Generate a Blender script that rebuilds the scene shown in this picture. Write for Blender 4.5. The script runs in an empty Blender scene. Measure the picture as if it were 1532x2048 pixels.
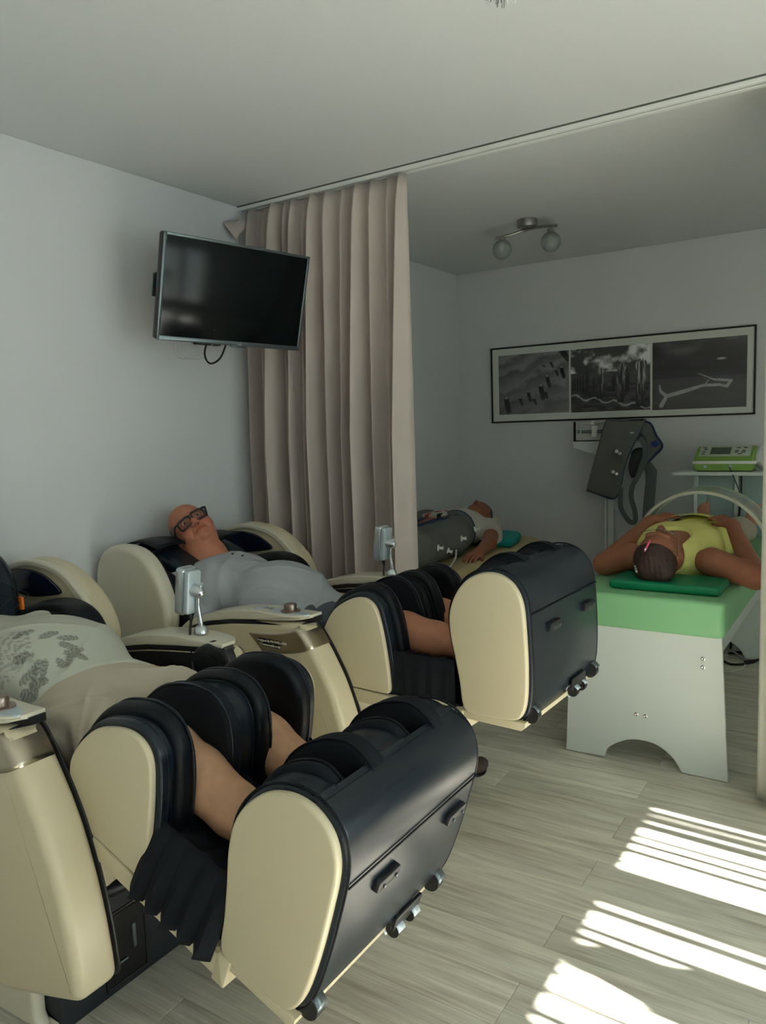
import bpy, bmesh, math, random
import numpy as np
from mathutils import Matrix, Vector
random.seed(7)
SC = bpy.context.scene
# ------------------------------------------------------------------ camera
M = np.array([[0.83849576, -0.03154105, 0.5439945], [0.54382929, 0.11122814, -0.83179205], [-0.0342719, 0.99329425, 0.11041727]])
CAM = np.array([0, 0, 1.5])
cd = bpy.data.cameras.new('camera'); co = bpy.data.objects.new('camera', cd); SC.collection.objects.link(co)
cd.sensor_fit = 'VERTICAL'; cd.sensor_height = 36; cd.lens = 36 * 1535 / 2048; cd.clip_start = .05
mw = Matrix.Identity(4)
for i in range(3):
    for j in range(3): mw[i][j] = M[i, j]
mw[2][3] = 1.5
co.matrix_world = mw; SC.camera = co
# ------------------------------------------------------------------ light
W = bpy.data.worlds.new('sky'); SC.world = W; W.use_nodes = True
wn = W.node_tree.nodes; bg = wn['Background']
bg.inputs[0].default_value = (.80, .97, 1.0, 1); bg.inputs[1].default_value = 8.5
sl = bpy.data.lights.new('sun', 'SUN'); so = bpy.data.objects.new('sun', sl); SC.collection.objects.link(so)
sl.energy = 88; sl.angle = math.radians(.53); sl.color = (1, .985, .95)
SUN_DIR = Vector((-1, .05, -.80)).normalized()
so.rotation_euler = SUN_DIR.to_track_quat('-Z', 'Y').to_euler(); so.location = (4, 2, 4)
vs = SC.view_settings; vs.view_transform = 'Standard'; vs.look = 'None'; vs.gamma = 1; vs.exposure = -0.52; vs.use_curve_mapping = False
SC.cycles.max_bounces = 10; SC.cycles.diffuse_bounces = 7
# ------------------------------------------------------------------ helpers
XL, XR, YB, YF, H = -2.90, 1.9, -2.2, 5.62, 2.68
def lin(c): return tuple(((x / 255 + .055) / 1.055) ** 2.4 if x > 10 else x / 255 / 12.92 for x in c)
MATS = {}
def mat(name, col, rough=.5, metal=0, var=0, vs_=8., bump=0, bs=60., coat=0, spec=.5, trans=0, ior=1.45, attr=None, stretch=(1, 1, 1), alpha=1, sheen=0):
    if name in MATS: return MATS[name]
    m = bpy.data.materials.new(name); m.use_nodes = True; nt = m.node_tree; N = nt.nodes; L = nt.links
    b = N['Principled BSDF']; b.inputs['Roughness'].default_value = rough; b.inputs['Metallic'].default_value = metal
    b.inputs['Base Color'].default_value = (*col, 1); b.inputs['Specular IOR Level'].default_value = spec
    b.inputs['Coat Weight'].default_value = coat; b.inputs['Transmission Weight'].default_value = trans; b.inputs['IOR'].default_value = ior
    b.inputs['Alpha'].default_value = alpha; b.inputs['Sheen Weight'].default_value = sheen
    src = None
    if attr:
        a = N.new('ShaderNodeAttribute'); a.attribute_name = attr; src = a.outputs['Color']
    tc = mp = None
    if var or bump:
        tc = N.new('ShaderNodeTexCoord'); mp = N.new('ShaderNodeMapping'); mp.inputs['Scale'].default_value = stretch
        L.new(tc.outputs['Object'], mp.inputs[0])
    if var:
        n = N.new('ShaderNodeTexNoise'); n.inputs['Scale'].default_value = vs_; n.inputs['Detail'].default_value = 5
        L.new(mp.outputs[0], n.inputs['Vector'])
        mx = N.new('ShaderNodeMix'); mx.data_type = 'RGBA'; mx.blend_type = 'MULTIPLY'; mx.inputs[0].default_value = 1
        r = N.new('ShaderNodeMapRange'); r.inputs[1].default_value = .25; r.inputs[2].default_value = .75; r.inputs[3].default_value = 1 - var; r.inputs[4].default_value = 1 + var * .5
        L.new(n.outputs[0], r.inputs[0]); L.new(r.outputs[0], mx.inputs[7])
        if src: L.new(src, mx.inputs[6])
        else: mx.inputs[6].default_value = (*col, 1)
        src = mx.outputs[2]
    if src: L.new(src, b.inputs['Base Color'])
    if bump:
        n = N.new('ShaderNodeTexNoise'); n.inputs['Scale'].default_value = bs; n.inputs['Detail'].default_value = 4
        L.new(mp.outputs[0], n.inputs['Vector'])
        bp = N.new('ShaderNodeBump'); bp.inputs['Strength'].default_value = bump; bp.inputs['Distance'].default_value = .01
        L.new(n.outputs[0], bp.inputs['Height']); L.new(bp.outputs[0], b.inputs['Normal'])
    MATS[name] = m; return m
wallm = mat('wall_paint', (.63, .645, .66), .8, bump=.05, bs=180)
ceilm = mat('ceiling_paint', (.61, .635, .645), .85)
cream = mat('cream_shell', (.59, .525, .36), .38, spec=.4, coat=.15)
cream2 = mat('cream_gloss', (.62, .585, .46), .3, spec=.5, coat=.3)
leather = mat('black_leather', (.007, .013, .021), .27, bump=.08, bs=420, spec=.5)
leather2 = mat('black_leather_soft', (.004, .006, .009), .42, bump=.25, bs=16, spec=.28)
fabric = mat('black_fabric', (.006, .008, .012), .75, spec=.25, bump=.1, bs=300)
blackp = mat('black_plastic', (.012, .013, .015), .4)
basem = mat('base_black', (.012, .015, .020), .5)
gun = mat('gunmetal', (.14, .17, .18), .32, .7)
screen = mat('screen_glass', (.003, .005, .006), .14, spec=.3)
champ = mat('champagne_metal', (.50, .45, .35), .28, .95)
silver = mat('silver', (.62, .66, .68), .25, .85)
silverp = mat('silver_plastic', (.50, .58, .62), .35, .3)
chrome = mat('chrome', (.75, .75, .75), .12, 1)
white = mat('white_laminate', (.62, .67, .64), .45)
whitep = mat('white_plastic', (.75, .77, .75), .4)
green = mat('light_green_vinyl', (.23, .50, .25), .5, bump=.03, bs=40)
green2 = mat('dark_green_vinyl', (.0, .22, .09), .4)
teal = mat('teal_cloth', (.0, .30, .27), .7)
yellowv = mat('beige_vinyl', (.50, .42, .22), .55)
wood = mat('orange_wood', (.22, .085, .02), .5, var=.3, vs_=3, stretch=(1, .2, 1))
skin = mat('skin', (.55, .27, .18), .5, attr='col', var=.12, vs_=30, bump=.08, bs=120, spec=.35)
cloth = mat('cloth', (.4, .4, .4), .9, attr='col', bump=.12, bs=350, spec=.15)
clothg = mat('garment_grey', (.115, .125, .115), .75, bump=.1, bs=60, var=.15, vs_=5)
navy = mat('navy_trim', (.012, .035, .09), .7)
bluet = mat('blue_tape', (.05, .12, .28), .6)
hairb = mat('brown_hair', (.045, .02, .015), .55, var=.5, vs_=14, bump=.5, bs=60, stretch=(1, 6, 1))
hairg = mat('grey_hair', (.20, .17, .15), .8, var=.3, vs_=60, bump=.4, bs=200)
curtm = mat('curtain_cloth', (.50, .44, .40), .9, bump=.06, bs=400, var=.06, vs_=6, sheen=.2)
curtw = mat('white_curtain_cloth', (.66, .66, .58), .9, bump=.25, bs=25, var=.06, vs_=10)
glass = mat('lens_glass', (.9, .93, .93), .03, trans=1, ior=1.1, spec=.5)
cglass = mat('crackle_glass', (.80, .85, .82), .10, trans=.9, ior=1.25, bump=.9, bs=90)
tglass = mat('frosted_glass', (.62, .78, .76), .25, trans=.75, ior=1.1)
dglass = mat('dark_blue_glass', (.004, .008, .02), .12, spec=.6, coat=.5)
cable = mat('cable_black', (.01, .01, .01), .5)
cablew = mat('cable_white', (.55, .57, .55), .5)
dev = mat('device_green', (.22, .40, .08), .35)
devp = mat('device_panel', (.50, .56, .46), .4)
lcd = mat('lcd', (.10, .14, .10), .25)
pink = mat('pink_gem', (.75, .12, .25), .3)
orange = mat('orange_tag', (.85, .20, .02), .6)
art = mat('print_ink', (.2, .2, .2), .3, attr='col', spec=.6)
mount = mat('picture_mount', (.62, .65, .60), .35, spec=.6)
brassm = mat('brushed_steel', (.35, .34, .32), .35, .9)
dark = mat('dark_frame', (.012, .012, .013), .35)
twhite = mat('text_white', (.65, .62, .50), .4)

FR = {'par': None, 'org': np.zeros(3), 'xf': None}
def link(o): SC.collection.objects.link(o)
def mk(name, V, F, m, parent=None, smooth=True, ang=40, cols=None, mats=None, mi=None, raw=False):
    V = np.asarray(V, float).reshape(-1, 3)
    if not raw:
        if FR['xf'] is not None: V = FR['xf'](V)
        V = V - FR['org']
    me = bpy.data.meshes.new(name)
    me.from_pydata(V.tolist() if len(V) < 200000 else V.tolist(), [], F if isinstance(F, list) else F.tolist())
    for x in (mats or [m]): me.materials.append(x)
    if mi is not None: me.polygons.foreach_set('material_index', np.asarray(mi, np.int32))
    if cols is not None:
        a = me.color_attributes.new('col', 'FLOAT_COLOR', 'POINT')
        c = np.ones((len(V), 4), np.float32); c[:, :3] = cols; a.data.foreach_set('color', c.ravel())
    if isinstance(F, list) and len(F) < 60000:
        bm = bmesh.new(); bm.from_mesh(me); bmesh.ops.recalc_face_normals(bm, faces=bm.faces); bm.to_mesh(me); bm.free()
    if smooth:
        me.polygons.foreach_set('use_smooth', [True] * len(me.polygons))
        if ang: me.set_sharp_from_angle(angle=math.radians(ang))
    me.update()
    o = bpy.data.objects.new(name, me); link(o)
    p = parent if parent is not None else FR['par']
    if p is not None and p != 'top': o.parent = p
    return o
def thing(name, label, cat, org, T=None, group=None):
    """Empty at base; org = point in the current frame; T = 4x4 frame->world"""
    e = bpy.data.objects.new(name, None); link(e); e['label'] = label; e['category'] = cat; e.empty_display_size = .1
    if group: e['group'] = group
    T = T or Matrix.Identity(4)
    e.matrix_world = T @ Matrix.Translation(Vector(org))
    FR['par'] = e; FR['org'] = np.array(org, float); FR['xf'] = None
    return e
def top(o, label, cat, group=None):
    o['label'] = label; o['category'] = cat
    if group: o['group'] = group
    return o
def base(): FR['par'] = None; FR['org'] = np.zeros(3); FR['xf'] = None
def struct(o): o['kind'] = 'structure'; return o
def join(parts):
    V = []; F = []; n = 0
    for v, f in parts:
        v = np.asarray(v, float).reshape(-1, 3); V.append(v); F += [[i + n for i in q] for q in f]; n += len(v)
    return np.vstack(V), F
def spline(P, n=8, closed=True):
    P = np.array(P, float); k = len(P); out = []
    rng = range(k if closed else k - 1)
    for i in rng:
        if closed: a, b, c, d = P[i - 1], P[i], P[(i + 1) % k], P[(i + 2) % k]
        else: a, b, c, d = P[max(i - 1, 0)], P[i], P[i + 1], P[min(i + 2, k - 1)]
        for j in range(n):
            t = j / n; out.append(.5 * ((2 * b) + (-a + c) * t + (2 * a - 5 * b + 4 * c - d) * t * t + (-a + 3 * b - 3 * c + d) * t ** 3))
    if not closed: out.append(P[-1])
    return np.array(out)
def area2(P): x, y = P[:, 0], P[:, 1]; return .5 * np.sum(x * np.roll(y, -1) - y * np.roll(x, -1))
def inset(P, d):
    P = np.asarray(P, float)
    if area2(P) < 0: s = -1
    else: s = 1
    e = np.roll(P, -1, 0) - P; e /= np.linalg.norm(e, axis=1)[:, None] + 1e-9
    n = np.stack([-e[:, 1], e[:, 0]], 1) * s
    nn = n + np.roll(n, 1, 0); l = np.linalg.norm(nn, axis=1)[:, None] + 1e-9; nn /= l
    c = np.clip(np.sum(nn * n, 1), .4, 1)[:, None]
    return P + nn * d / c
def prism(P, a, b, bev=.006, seg=4, axis='v', bulge=0, taper=None):
    """closed outline P extruded from a to b with rounded rims. axis v: P=(u,w) along y; 'z': P=(x,y); 'x': P=(y,z)"""
    P = np.asarray(P, float); n = len(P); rings = []
    prof = []
    for i in range(seg + 1):
        t = i / seg * math.pi / 2; prof.append((a + bev * (1 - math.sin(t)), bev * (1 - math.cos(t))))
    prof = prof[::-1]           # from inset at a to full
    prof = [(a + bev * (1 - math.cos(t)), bev * (1 - math.sin(t))) for t in [i / seg * math.pi / 2 for i in range(seg + 1)]]
    prof2 = [(b - (q[0] - a), q[1]) for q in prof[::-1]]
    for h, d in prof + prof2:
        Q = inset(P, d) if d > 1e-9 else P
        rings.append((Q, h))
    V = []
    for Q, h in rings:
        hh = np.full(len(Q), h)
        if axis == 'v': V.append(np.stack([Q[:, 0], hh, Q[:, 1]], 1))
        elif axis == 'z': V.append(np.stack([Q[:, 0], Q[:, 1], hh], 1))
        else: V.append(np.stack([hh, Q[:, 0], Q[:, 1]], 1))
    R = len(rings); F = []
    for r in range(R - 1):
        for i in range(n):
            j = (i + 1) % n; F.append([r * n + i, (r + 1) * n + i, (r + 1) * n + j, r * n + j])
    F.append(list(range(n))); F.append(list(range(R * n - 1, (R - 1) * n - 1, -1)))
    sgn = area2(P) * (-1 if axis == 'v' else 1)
    if sgn < 0: pass
    else: pass
    V = np.vstack(V)
    if sgn > 0: F = [f[::-1] for f in F]
    return V, F
def rect(x0, x1, y0, y1, r=0, n=4):
    if r <= 0: return np.array([(x0, y0), (x1, y0), (x1, y1), (x0, y1)])
    P = []
    for cx, cy, a0 in ((x1 - r, y0 + r, -90), (x1 - r, y1 - r, 0), (x0 + r, y1 - r, 90), (x0 + r, y0 + r, 180)):
        for i in range(n + 1):
            t = math.radians(a0 + 90 * i / n); P.append((cx + r * math.cos(t), cy + r * math.sin(t)))
    return np.array(P)
def box(x0, x1, y0, y1, z0, z1, bev=.003, r=0, seg=2):
    return prism(rect(x0, x1, y0, y1, r), z0, z1, min(bev, (z1 - z0) * .49), seg, 'z')
def tube(P, r, n=10, cap=True, closed=False):
    P = np.array(P, float); k = len(P); rr = np.full(k, r) if np.isscalar(r) else np.array(r, float)
    T = np.gradient(P, axis=0) if not closed else (np.roll(P, -1, 0) - np.roll(P, 1, 0)); T /= np.linalg.norm(T, axis=1)[:, None] + 1e-12
    up = np.array([0, 0, 1.]) if abs(T[0, 2]) < .9 else np.array([1., 0, 0]); V = []
    a = np.cross(T[0], up); a /= np.linalg.norm(a)
    for i in range(k):
        a = a - T[i] * (a @ T[i]); a /= np.linalg.norm(a); b = np.cross(T[i], a)
        for j in range(n):
            t = 2 * math.pi * j / n; V.append(P[i] + rr[i] * (a * math.cos(t) + b * math.sin(t)))
    F = []
    for i in range(k if closed else k - 1):
        i2 = (i + 1) % k
        for j in range(n):
            j2 = (j + 1) % n; F.append([i * n + j, i * n + j2, i2 * n + j2, i2 * n + j])
    if cap and not closed: F.append(list(range(n))[::-1]); F.append([(k - 1) * n + j for j in range(n)])
    return np.array(V), F
def lathe(prof, c, axis=(0, 0, 1), n=24):
    ax = Vector(axis).normalized(); q = Vector((0, 0, 1)).rotation_difference(ax).to_matrix(); V = []; k = len(prof)
    for r, h in prof:
        for j in range(n):
            t = 2 * math.pi * j / n; v = q @ Vector((r * math.cos(t), r * math.sin(t), h)); V.append((c[0] + v.x, c[1] + v.y, c[2] + v.z))
    F = [[i * n + j, i * n + (j + 1) % n, (i + 1) * n + (j + 1) % n, (i + 1) * n + j] for i in range(k - 1) for j in range(n)]
    F.append(list(range(n))[::-1]); F.append([(k - 1) * n + j for j in range(n)])
    return np.array(V), F
def grid(fn, nu, nv):
    V = [fn(i / nu, j / nv) for i in range(nu + 1) for j in range(nv + 1)]
    F = [[i * (nv + 1) + j, (i + 1) * (nv + 1) + j, (i + 1) * (nv + 1) + j + 1, i * (nv + 1) + j + 1] for i in range(nu) for j in range(nv)]
    return np.array(V), F
def solid(o, t, off=0):
    md = o.modifiers.new('thick', 'SOLIDIFY'); md.thickness = t; md.offset = off; return o
# ------------------------------------------------------------------ signed distance modelling (sparse surface nets)
def cone(p, a, b, ra, rb):
    a = np.array(a, float); b = np.array(b, float); ab = b - a
    t = np.clip(((p - a) @ ab) / (ab @ ab + 1e-12), 0, 1); return np.linalg.norm(p - a - t[:, None] * ab, axis=1) - (ra + (rb - ra) * t)
def ell(p, c, r, R=None):
    q = p - np.array(c, float)
    if R is not None: q = q @ R
    r = np.array(r, float); k0 = np.linalg.norm(q / r, axis=1); k1 = np.linalg.norm(q / (r * r), axis=1) + 1e-9
    return k0 * (k0 - 1) / k1
def smin(a, b, k):
    h = np.clip(.5 + .5 * (b - a) / k, 0, 1); return b + (a - b) * h - k * h * (1 - h)
def smax(a, b, k): return -smin(-a, -b, k)
def sm(k, *ds):
    r = ds[0]
    for d in ds[1:]: r = smin(r, d, k)
    return r
def chain(p, pts, rs, k=.02):
    return sm(k, *[cone(p, pts[i], pts[i + 1], rs[i], rs[i + 1]) for i in range(len(pts) - 1)])
def ev(f, P):
    out = np.empty(len(P)); P = P.astype(np.float32)
    for i in range(0, len(P), 60000): out[i:i + 60000] = f(P[i:i + 60000])
    return out
def nets(f, lo, hi, h, B=6):
    lo = np.array(lo, float); hi = np.array(hi, float)
    nb = np.ceil((hi - lo) / (h * B)).astype(int); n = nb * B + 1
    c = np.stack(np.meshgrid(*[lo[i] + (np.arange(nb[i]) + .5) * h * B for i in range(3)], indexing='ij'), -1).reshape(-1, 3)
    d = ev(f, c); act = np.abs(d) < h * B * 1.0 + .008
    coarse = np.where(d < 0, -1., 1.).reshape(nb)
    vals = np.ones(n); up = np.repeat(np.repeat(np.repeat(coarse, B, 0), B, 1), B, 2); vals[:-1, :-1, :-1] = up
    mask = np.zeros(n, bool); A = act.reshape(nb)
    idx = np.argwhere(A) * B
    off = np.stack(np.meshgrid(*[np.arange(B + 1)] * 3, indexing='ij'), -1).reshape(-1, 3)
    for k in range(0, len(idx), 2000):
        q = (idx[k:k + 2000, None, :] + off[None]).reshape(-1, 3); mask[q[:, 0], q[:, 1], q[:, 2]] = True
    pts = np.argwhere(mask); v = ev(f, lo + pts * h); vals[pts[:, 0], pts[:, 1], pts[:, 2]] = v
    S = vals < 0
    corners = [(i, j, k) for i in (0, 1) for j in (0, 1) for k in (0, 1)]
    sl_ = lambda o: tuple(slice(o[a], n[a] - 1 + o[a]) for a in range(3))
    cnt = sum(S[sl_(o)].astype(np.int8) for o in corners); cell = (cnt > 0) & (cnt < 8)
    ci = np.argwhere(cell); vid = -np.ones(cell.shape, np.int64); vid[cell] = np.arange(len(ci))
    acc = np.zeros((len(ci), 3)); num = np.zeros(len(ci))
    for a in range(8):
        for b in range(a + 1, 8):
            oa, ob = np.array(corners[a]), np.array(corners[b])
            if np.sum(np.abs(oa - ob)) != 1: continue
            va = vals[tuple((ci + oa).T)]; vb = vals[tuple((ci + ob).T)]; cr = (va < 0) != (vb < 0)
            t = np.where(cr, va / np.where(cr, va - vb, 1), 0); acc[cr] += (oa + t[:, None] * (ob - oa))[cr]; num[cr] += 1
    V = lo + (ci + acc / num[:, None]) * h
    F = []
    for ax in range(3):
        e = np.zeros(3, int); e[ax] = 1; o1 = np.roll(e, 1); o2 = np.roll(e, 2)
        a_ = S[tuple(slice(0, n[i] - e[i]) for i in range(3))]; b_ = S[tuple(slice(e[i], n[i]) for i in range(3))]
        E = np.argwhere(a_ != b_); 
        E = E[(E[:, (ax + 1) % 3] > 0) & (E[:, (ax + 2) % 3] > 0)]
        ok = (E[:, (ax + 1) % 3] < n[(ax + 1) % 3] - 1) & (E[:, (ax + 2) % 3] < n[(ax + 2) % 3] - 1); E = E[ok]
        g = lambda d: vid[tuple((E - d).T)]
        q = np.stack([g(0 * e), g(o1), g(o1 + o2), g(o2)], 1)
        flip = S[tuple(E.T)]; q[flip] = q[flip][:, ::-1]; q = q[(q >= 0).all(1)]; F.append(q)
    F = np.vstack(F)[:, ::-1]
    return V, F
def sdf(name, f, lo, hi, h, m, parent=None, colfn=None, col=None):
    V, F = nets(f, lo, hi, h)
    # one projection step on the field
    e = h * .3; d = ev(f, V); g = np.stack([ev(f, V + np.eye(3)[i] * e) - d for i in range(3)], 1) / e
    V = V - g * (np.clip(d, -h * .6, h * .6) / (np.sum(g * g, 1) + 1e-6))[:, None]
    cols = colfn(V) if colfn else (np.tile(col, (len(V), 1)) if col is not None else None)
    return mk(name, V, F, m, parent, ang=None, cols=cols)
def rotm(ax, ay, az): return np.array(Matrix.Rotation(az, 3, 'Z') @ Matrix.Rotation(ay, 3, 'Y') @ Matrix.Rotation(ax, 3, 'X'))
# ================================================================== ROOM
base()
struct(mk('floor', *box(XL - .1, XR + .1, YB - .1, YF + .1, -.06, -.012), mat('floor_bed', (.05, .045, .035), .9), smooth=False))
FLOOR = bpy.data.objects['floor']
def floor_mat():
    m = bpy.data.materials.new('oak_laminate'); m.use_nodes = True; nt = m.node_tree; N = nt.nodes; L = nt.links; b = N['Principled BSDF']
    tc = N.new('ShaderNodeTexCoord'); oi = N.new('ShaderNodeObjectInfo')
    add = N.new('ShaderNodeVectorMath'); add.operation = 'ADD'; sc = N.new('ShaderNodeVectorMath'); sc.operation = 'SCALE'; sc.inputs[0].default_value = (17, 31, 7)
    L.new(oi.outputs['Random'], sc.inputs['Scale']); L.new(tc.outputs['Object'], add.inputs[0]); L.new(sc.outputs[0], add.inputs[1])
    mp = N.new('ShaderNodeMapping'); mp.inputs['Scale'].default_value = (.9, 14, 1); L.new(add.outputs[0], mp.inputs[0])
    n1 = N.new('ShaderNodeTexNoise'); n1.inputs['Scale'].default_value = 2.2; n1.inputs['Detail'].default_value = 6; n1.inputs['Distortion'].default_value = .6; L.new(mp.outputs[0], n1.inputs[0])
    mp2 = N.new('ShaderNodeMapping'); mp2.inputs['Scale'].default_value = (3, 90, 1); L.new(add.outputs[0], mp2.inputs[0])
    n2 = N.new('ShaderNodeTexNoise'); n2.inputs['Scale'].default_value = 2; n2.inputs['Detail'].default_value = 3; L.new(mp2.outputs[0], n2.inputs[0])
    # cathedral grain
    mp3 = N.new('ShaderNodeMapping'); mp3.inputs['Scale'].default_value = (1.1, 7, 1); L.new(add.outputs[0], mp3.inputs[0])
    n3 = N.new('ShaderNodeTexNoise'); n3.inputs['Scale'].default_value = 1.3; n3.inputs['Detail'].default_value = 1; L.new(mp3.outputs[0], n3.inputs[0])
    ma = N.new('ShaderNodeMath'); ma.operation = 'MULTIPLY'; ma.inputs[1].default_value = 38; L.new(n3.outputs[0], ma.inputs[0])
    si = N.new('ShaderNodeMath'); si.operation = 'SINE'; L.new(ma.outputs[0], si.inputs[0])
    cr = N.new('ShaderNodeValToRGB'); L.new(n1.outputs[0], cr.inputs[0])
    e = cr.color_ramp.elements; e[0].position = .30; e[0].color = (.48, .44, .36, 1); e[1].position = .72; e[1].color = (.76, .73, .63, 1)
    k = e.new(.48); k.color = (.68, .645, .54, 1)
    def mul(c, f, lo, hi, a=0., z=1.):
        mr = N.new('ShaderNodeMapRange'); mr.inputs[1].default_value = a; mr.inputs[2].default_value = z; mr.inputs[3].default_value = lo; mr.inputs[4].default_value = hi
        L.new(f, mr.inputs[0]); mx = N.new('ShaderNodeMix'); mx.data_type = 'RGBA'; mx.blend_type = 'MULTIPLY'; mx.inputs[0].default_value = 1
        L.new(c, mx.inputs[6]); L.new(mr.outputs[0], mx.inputs[7]); return mx.outputs[2]
    c = mul(cr.outputs[0], n2.outputs[0], .84, 1.10, .3, .7); c = mul(c, si.outputs[0], .93, 1.04, -1, 1); c = mul(c, oi.outputs['Random'], .86, 1.1)
    L.new(c, b.inputs['Base Color']); b.inputs['Roughness'].default_value = .42; b.inputs['Specular IOR Level'].default_value = .45
    bp = N.new('ShaderNodeBump'); bp.inputs['Strength'].default_value = .15; bp.inputs['Distance'].default_value = .002; L.new(n2.outputs[0], bp.inputs['Height']); L.new(bp.outputs[0], b.inputs['Normal'])
    return m
plm = floor_mat(); PW = .168; PL = 1.285; pmesh = {}
def plank(x0, x1, y0):
    L_ = round(x1 - x0, 3)
    if L_ < .03: return
    if L_ not in pmesh:
        v, f = box(-L_ / 2, L_ / 2, -PW / 2, PW / 2, -.012, 0, .0012, 0, 1); v[:, :2] *= np.array([(L_ - .001) / L_, (PW - .001) / PW])
        o = mk('plank', v, f, plm, FLOOR, smooth=False); pmesh[L_] = o.data
    else:
        o = bpy.data.objects.new('plank', pmesh[L_]); link(o); o.parent = FLOOR
    o.location = ((x0 + x1) / 2, y0 + PW / 2, 0)
nr = 0; y = 1.61 - PW * 23
while y < YF + .05:
    k = round((y - 1.61) / PW); s0 = -.775 if k % 2 == 0 else (-.775 + PL * (.42 if k % 4 == 1 else .58))
    xs = [XL]; s = s0 - PL * 3
    while s < XR:
        if s > XL + .04 and s < XR - .04: xs.append(s)
        s += PL
    xs.append(XR)
    for a, b in zip(xs[:-1], xs[1:]): plank(a, b, y)
    y += PW
struct(mk('ceiling', *box(XL - .1, XR + .1, YB - .1, YF + .1, H, H + .08), ceilm, smooth=False))
struct(mk('wall_left', *box(XL - .1, XL, YB - .1, YF + .1, 0, H), wallm, smooth=False))
struct(mk('wall_far', *box(XL, XR, YF, YF + .1, 0, H), wallm, smooth=False))
struct(mk('wall_back', *box(XL, XR, YB - .1, YB, 0, H), wallm, smooth=False))
# window wall: two openings, plus a third added to brighten the room
WZ0, WZ1 = .45, 2.19
WIN = [(2.25, 2.815), (.70, 2.14), (-1.0, -.35)]  # last one is unseen, added so more sun bounces onto the ceiling
def wall_right():
    P = []; ys = [YB]
    for a, b in sorted(WIN): P.append(box(XR, XR + .1, ys[-1], a, 0, H, .0005)); P.append(box(XR, XR + .1, a, b, 0, WZ0, .0005)); P.append(box(XR, XR + .1, a, b, WZ1, H, .0005)); ys.append(b)
    P.append(box(XR, XR + .1, ys[-1], YF, 0, H, .0005)); return join(P)
struct(mk('wall_right', *wall_right(), wallm, smooth=False))
pane = bpy.data.materials.new('window_glass'); pane.use_nodes = True
_n = pane.node_tree.nodes; _l = pane.node_tree.links; _t = _n.new('ShaderNodeBsdfTransparent'); _g = _n.new('ShaderNodeBsdfGlossy'); _g.inputs['Roughness'].default_value = .02
_m = _n.new('ShaderNodeMixShader'); _m.inputs[0].default_value = .05; _l.new(_t.outputs[0], _m.inputs[1]); _l.new(_g.outputs[0], _m.inputs[2]); _l.new(_m.outputs[0], _n['Material Output'].inputs[0])
rnd = random.Random(3)
for i, (a, b) in enumerate(WIN):
    fr = join([box(XR + .03, XR + .08, a, b, WZ0, WZ0 + .05), box(XR + .03, XR + .08, a, b, WZ1 - .05, WZ1), box(XR + .03, XR + .08, a, a + .04, WZ0, WZ1), box(XR + .03, XR + .08, b - .04, b, WZ0, WZ1)])
    w = struct(mk('window_%d' % (i + 1), *fr, whitep, smooth=False))
    mk('pane', *box(XR + .05, XR + .056, a + .04, b - .04, WZ0 + .05, WZ1 - .05, .0005), pane, w, smooth=False)
    mk('sill', *box(XR - .1, XR + .03, a - .05, b + .05, WZ0 - .03, WZ0, .004), whitep, w)
    # vertical blind
    T = thing('vertical_blind', ['narrow vertical blind in the far window beside the white curtain', 'wide vertical blind in the middle window', 'bare blind rail over the unseen window added near the back wall'][i], 'blind', (XR - .06, (a + b) / 2, WZ1 + .02))
    mk('head_rail', *box(XR - .09, XR - .03, a - .03, b + .03, WZ1 + .02, WZ1 + .06), whitep)
    if i < 2:
        yy = a - .02
        while yy < b + .03:
            t = math.radians(rnd.choice([10, 18, 28, 36, 44, 52])) * rnd.choice([1, 1, 1, -.6]); hw = .032
            dx, dy = math.cos(t) * hw, math.sin(t) * hw
            v, f = prism(np.array([(XR - .06 - dx, yy - dy), (XR - .06 + dx, yy + dy), (XR - .06 + dx + .0005, yy + dy + .0012), (XR - .06 - dx + .0005, yy - dy + .0012)]), WZ0 + .02, WZ1 + .02, .0001, 1, 'z')
            mk('slat', v, f, curtw, smooth=False); yy += rnd.choice([.045, .06, .075, .085, .05])
    base()
# curtain track
TY = 3.163
tr = struct(mk('trim_1', *join([box(XL, XR, TY - .032, TY - .012, H - .022, H, .001), box(XL, XR, TY + .010, TY + .030, H - .022, H, .001), box(XL, XR, TY - .012, TY + .010, H - .016, H, .001)]), whitep, smooth=False))
mk('shadow_gap', *box(XL, XR, TY - .037, TY - .0325, H - .006, H, .0005), mat('gap_dark', (.10, .11, .10), .8), tr, smooth=False)
mk('groove', *box(XL, XR, TY - .004, TY + .004, H - .0175, H - .014, .0005), mat('gap_dark', (.1, .11, .1), .8), tr, smooth=False)
struct(mk('baseboard_far', *box(XL, XR, YF - .015, YF, 0, .07), whitep, smooth=False))
struct(mk('baseboard_left', *box(XL, XL + .015, YB, YF, 0, .07), whitep, smooth=False))
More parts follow.
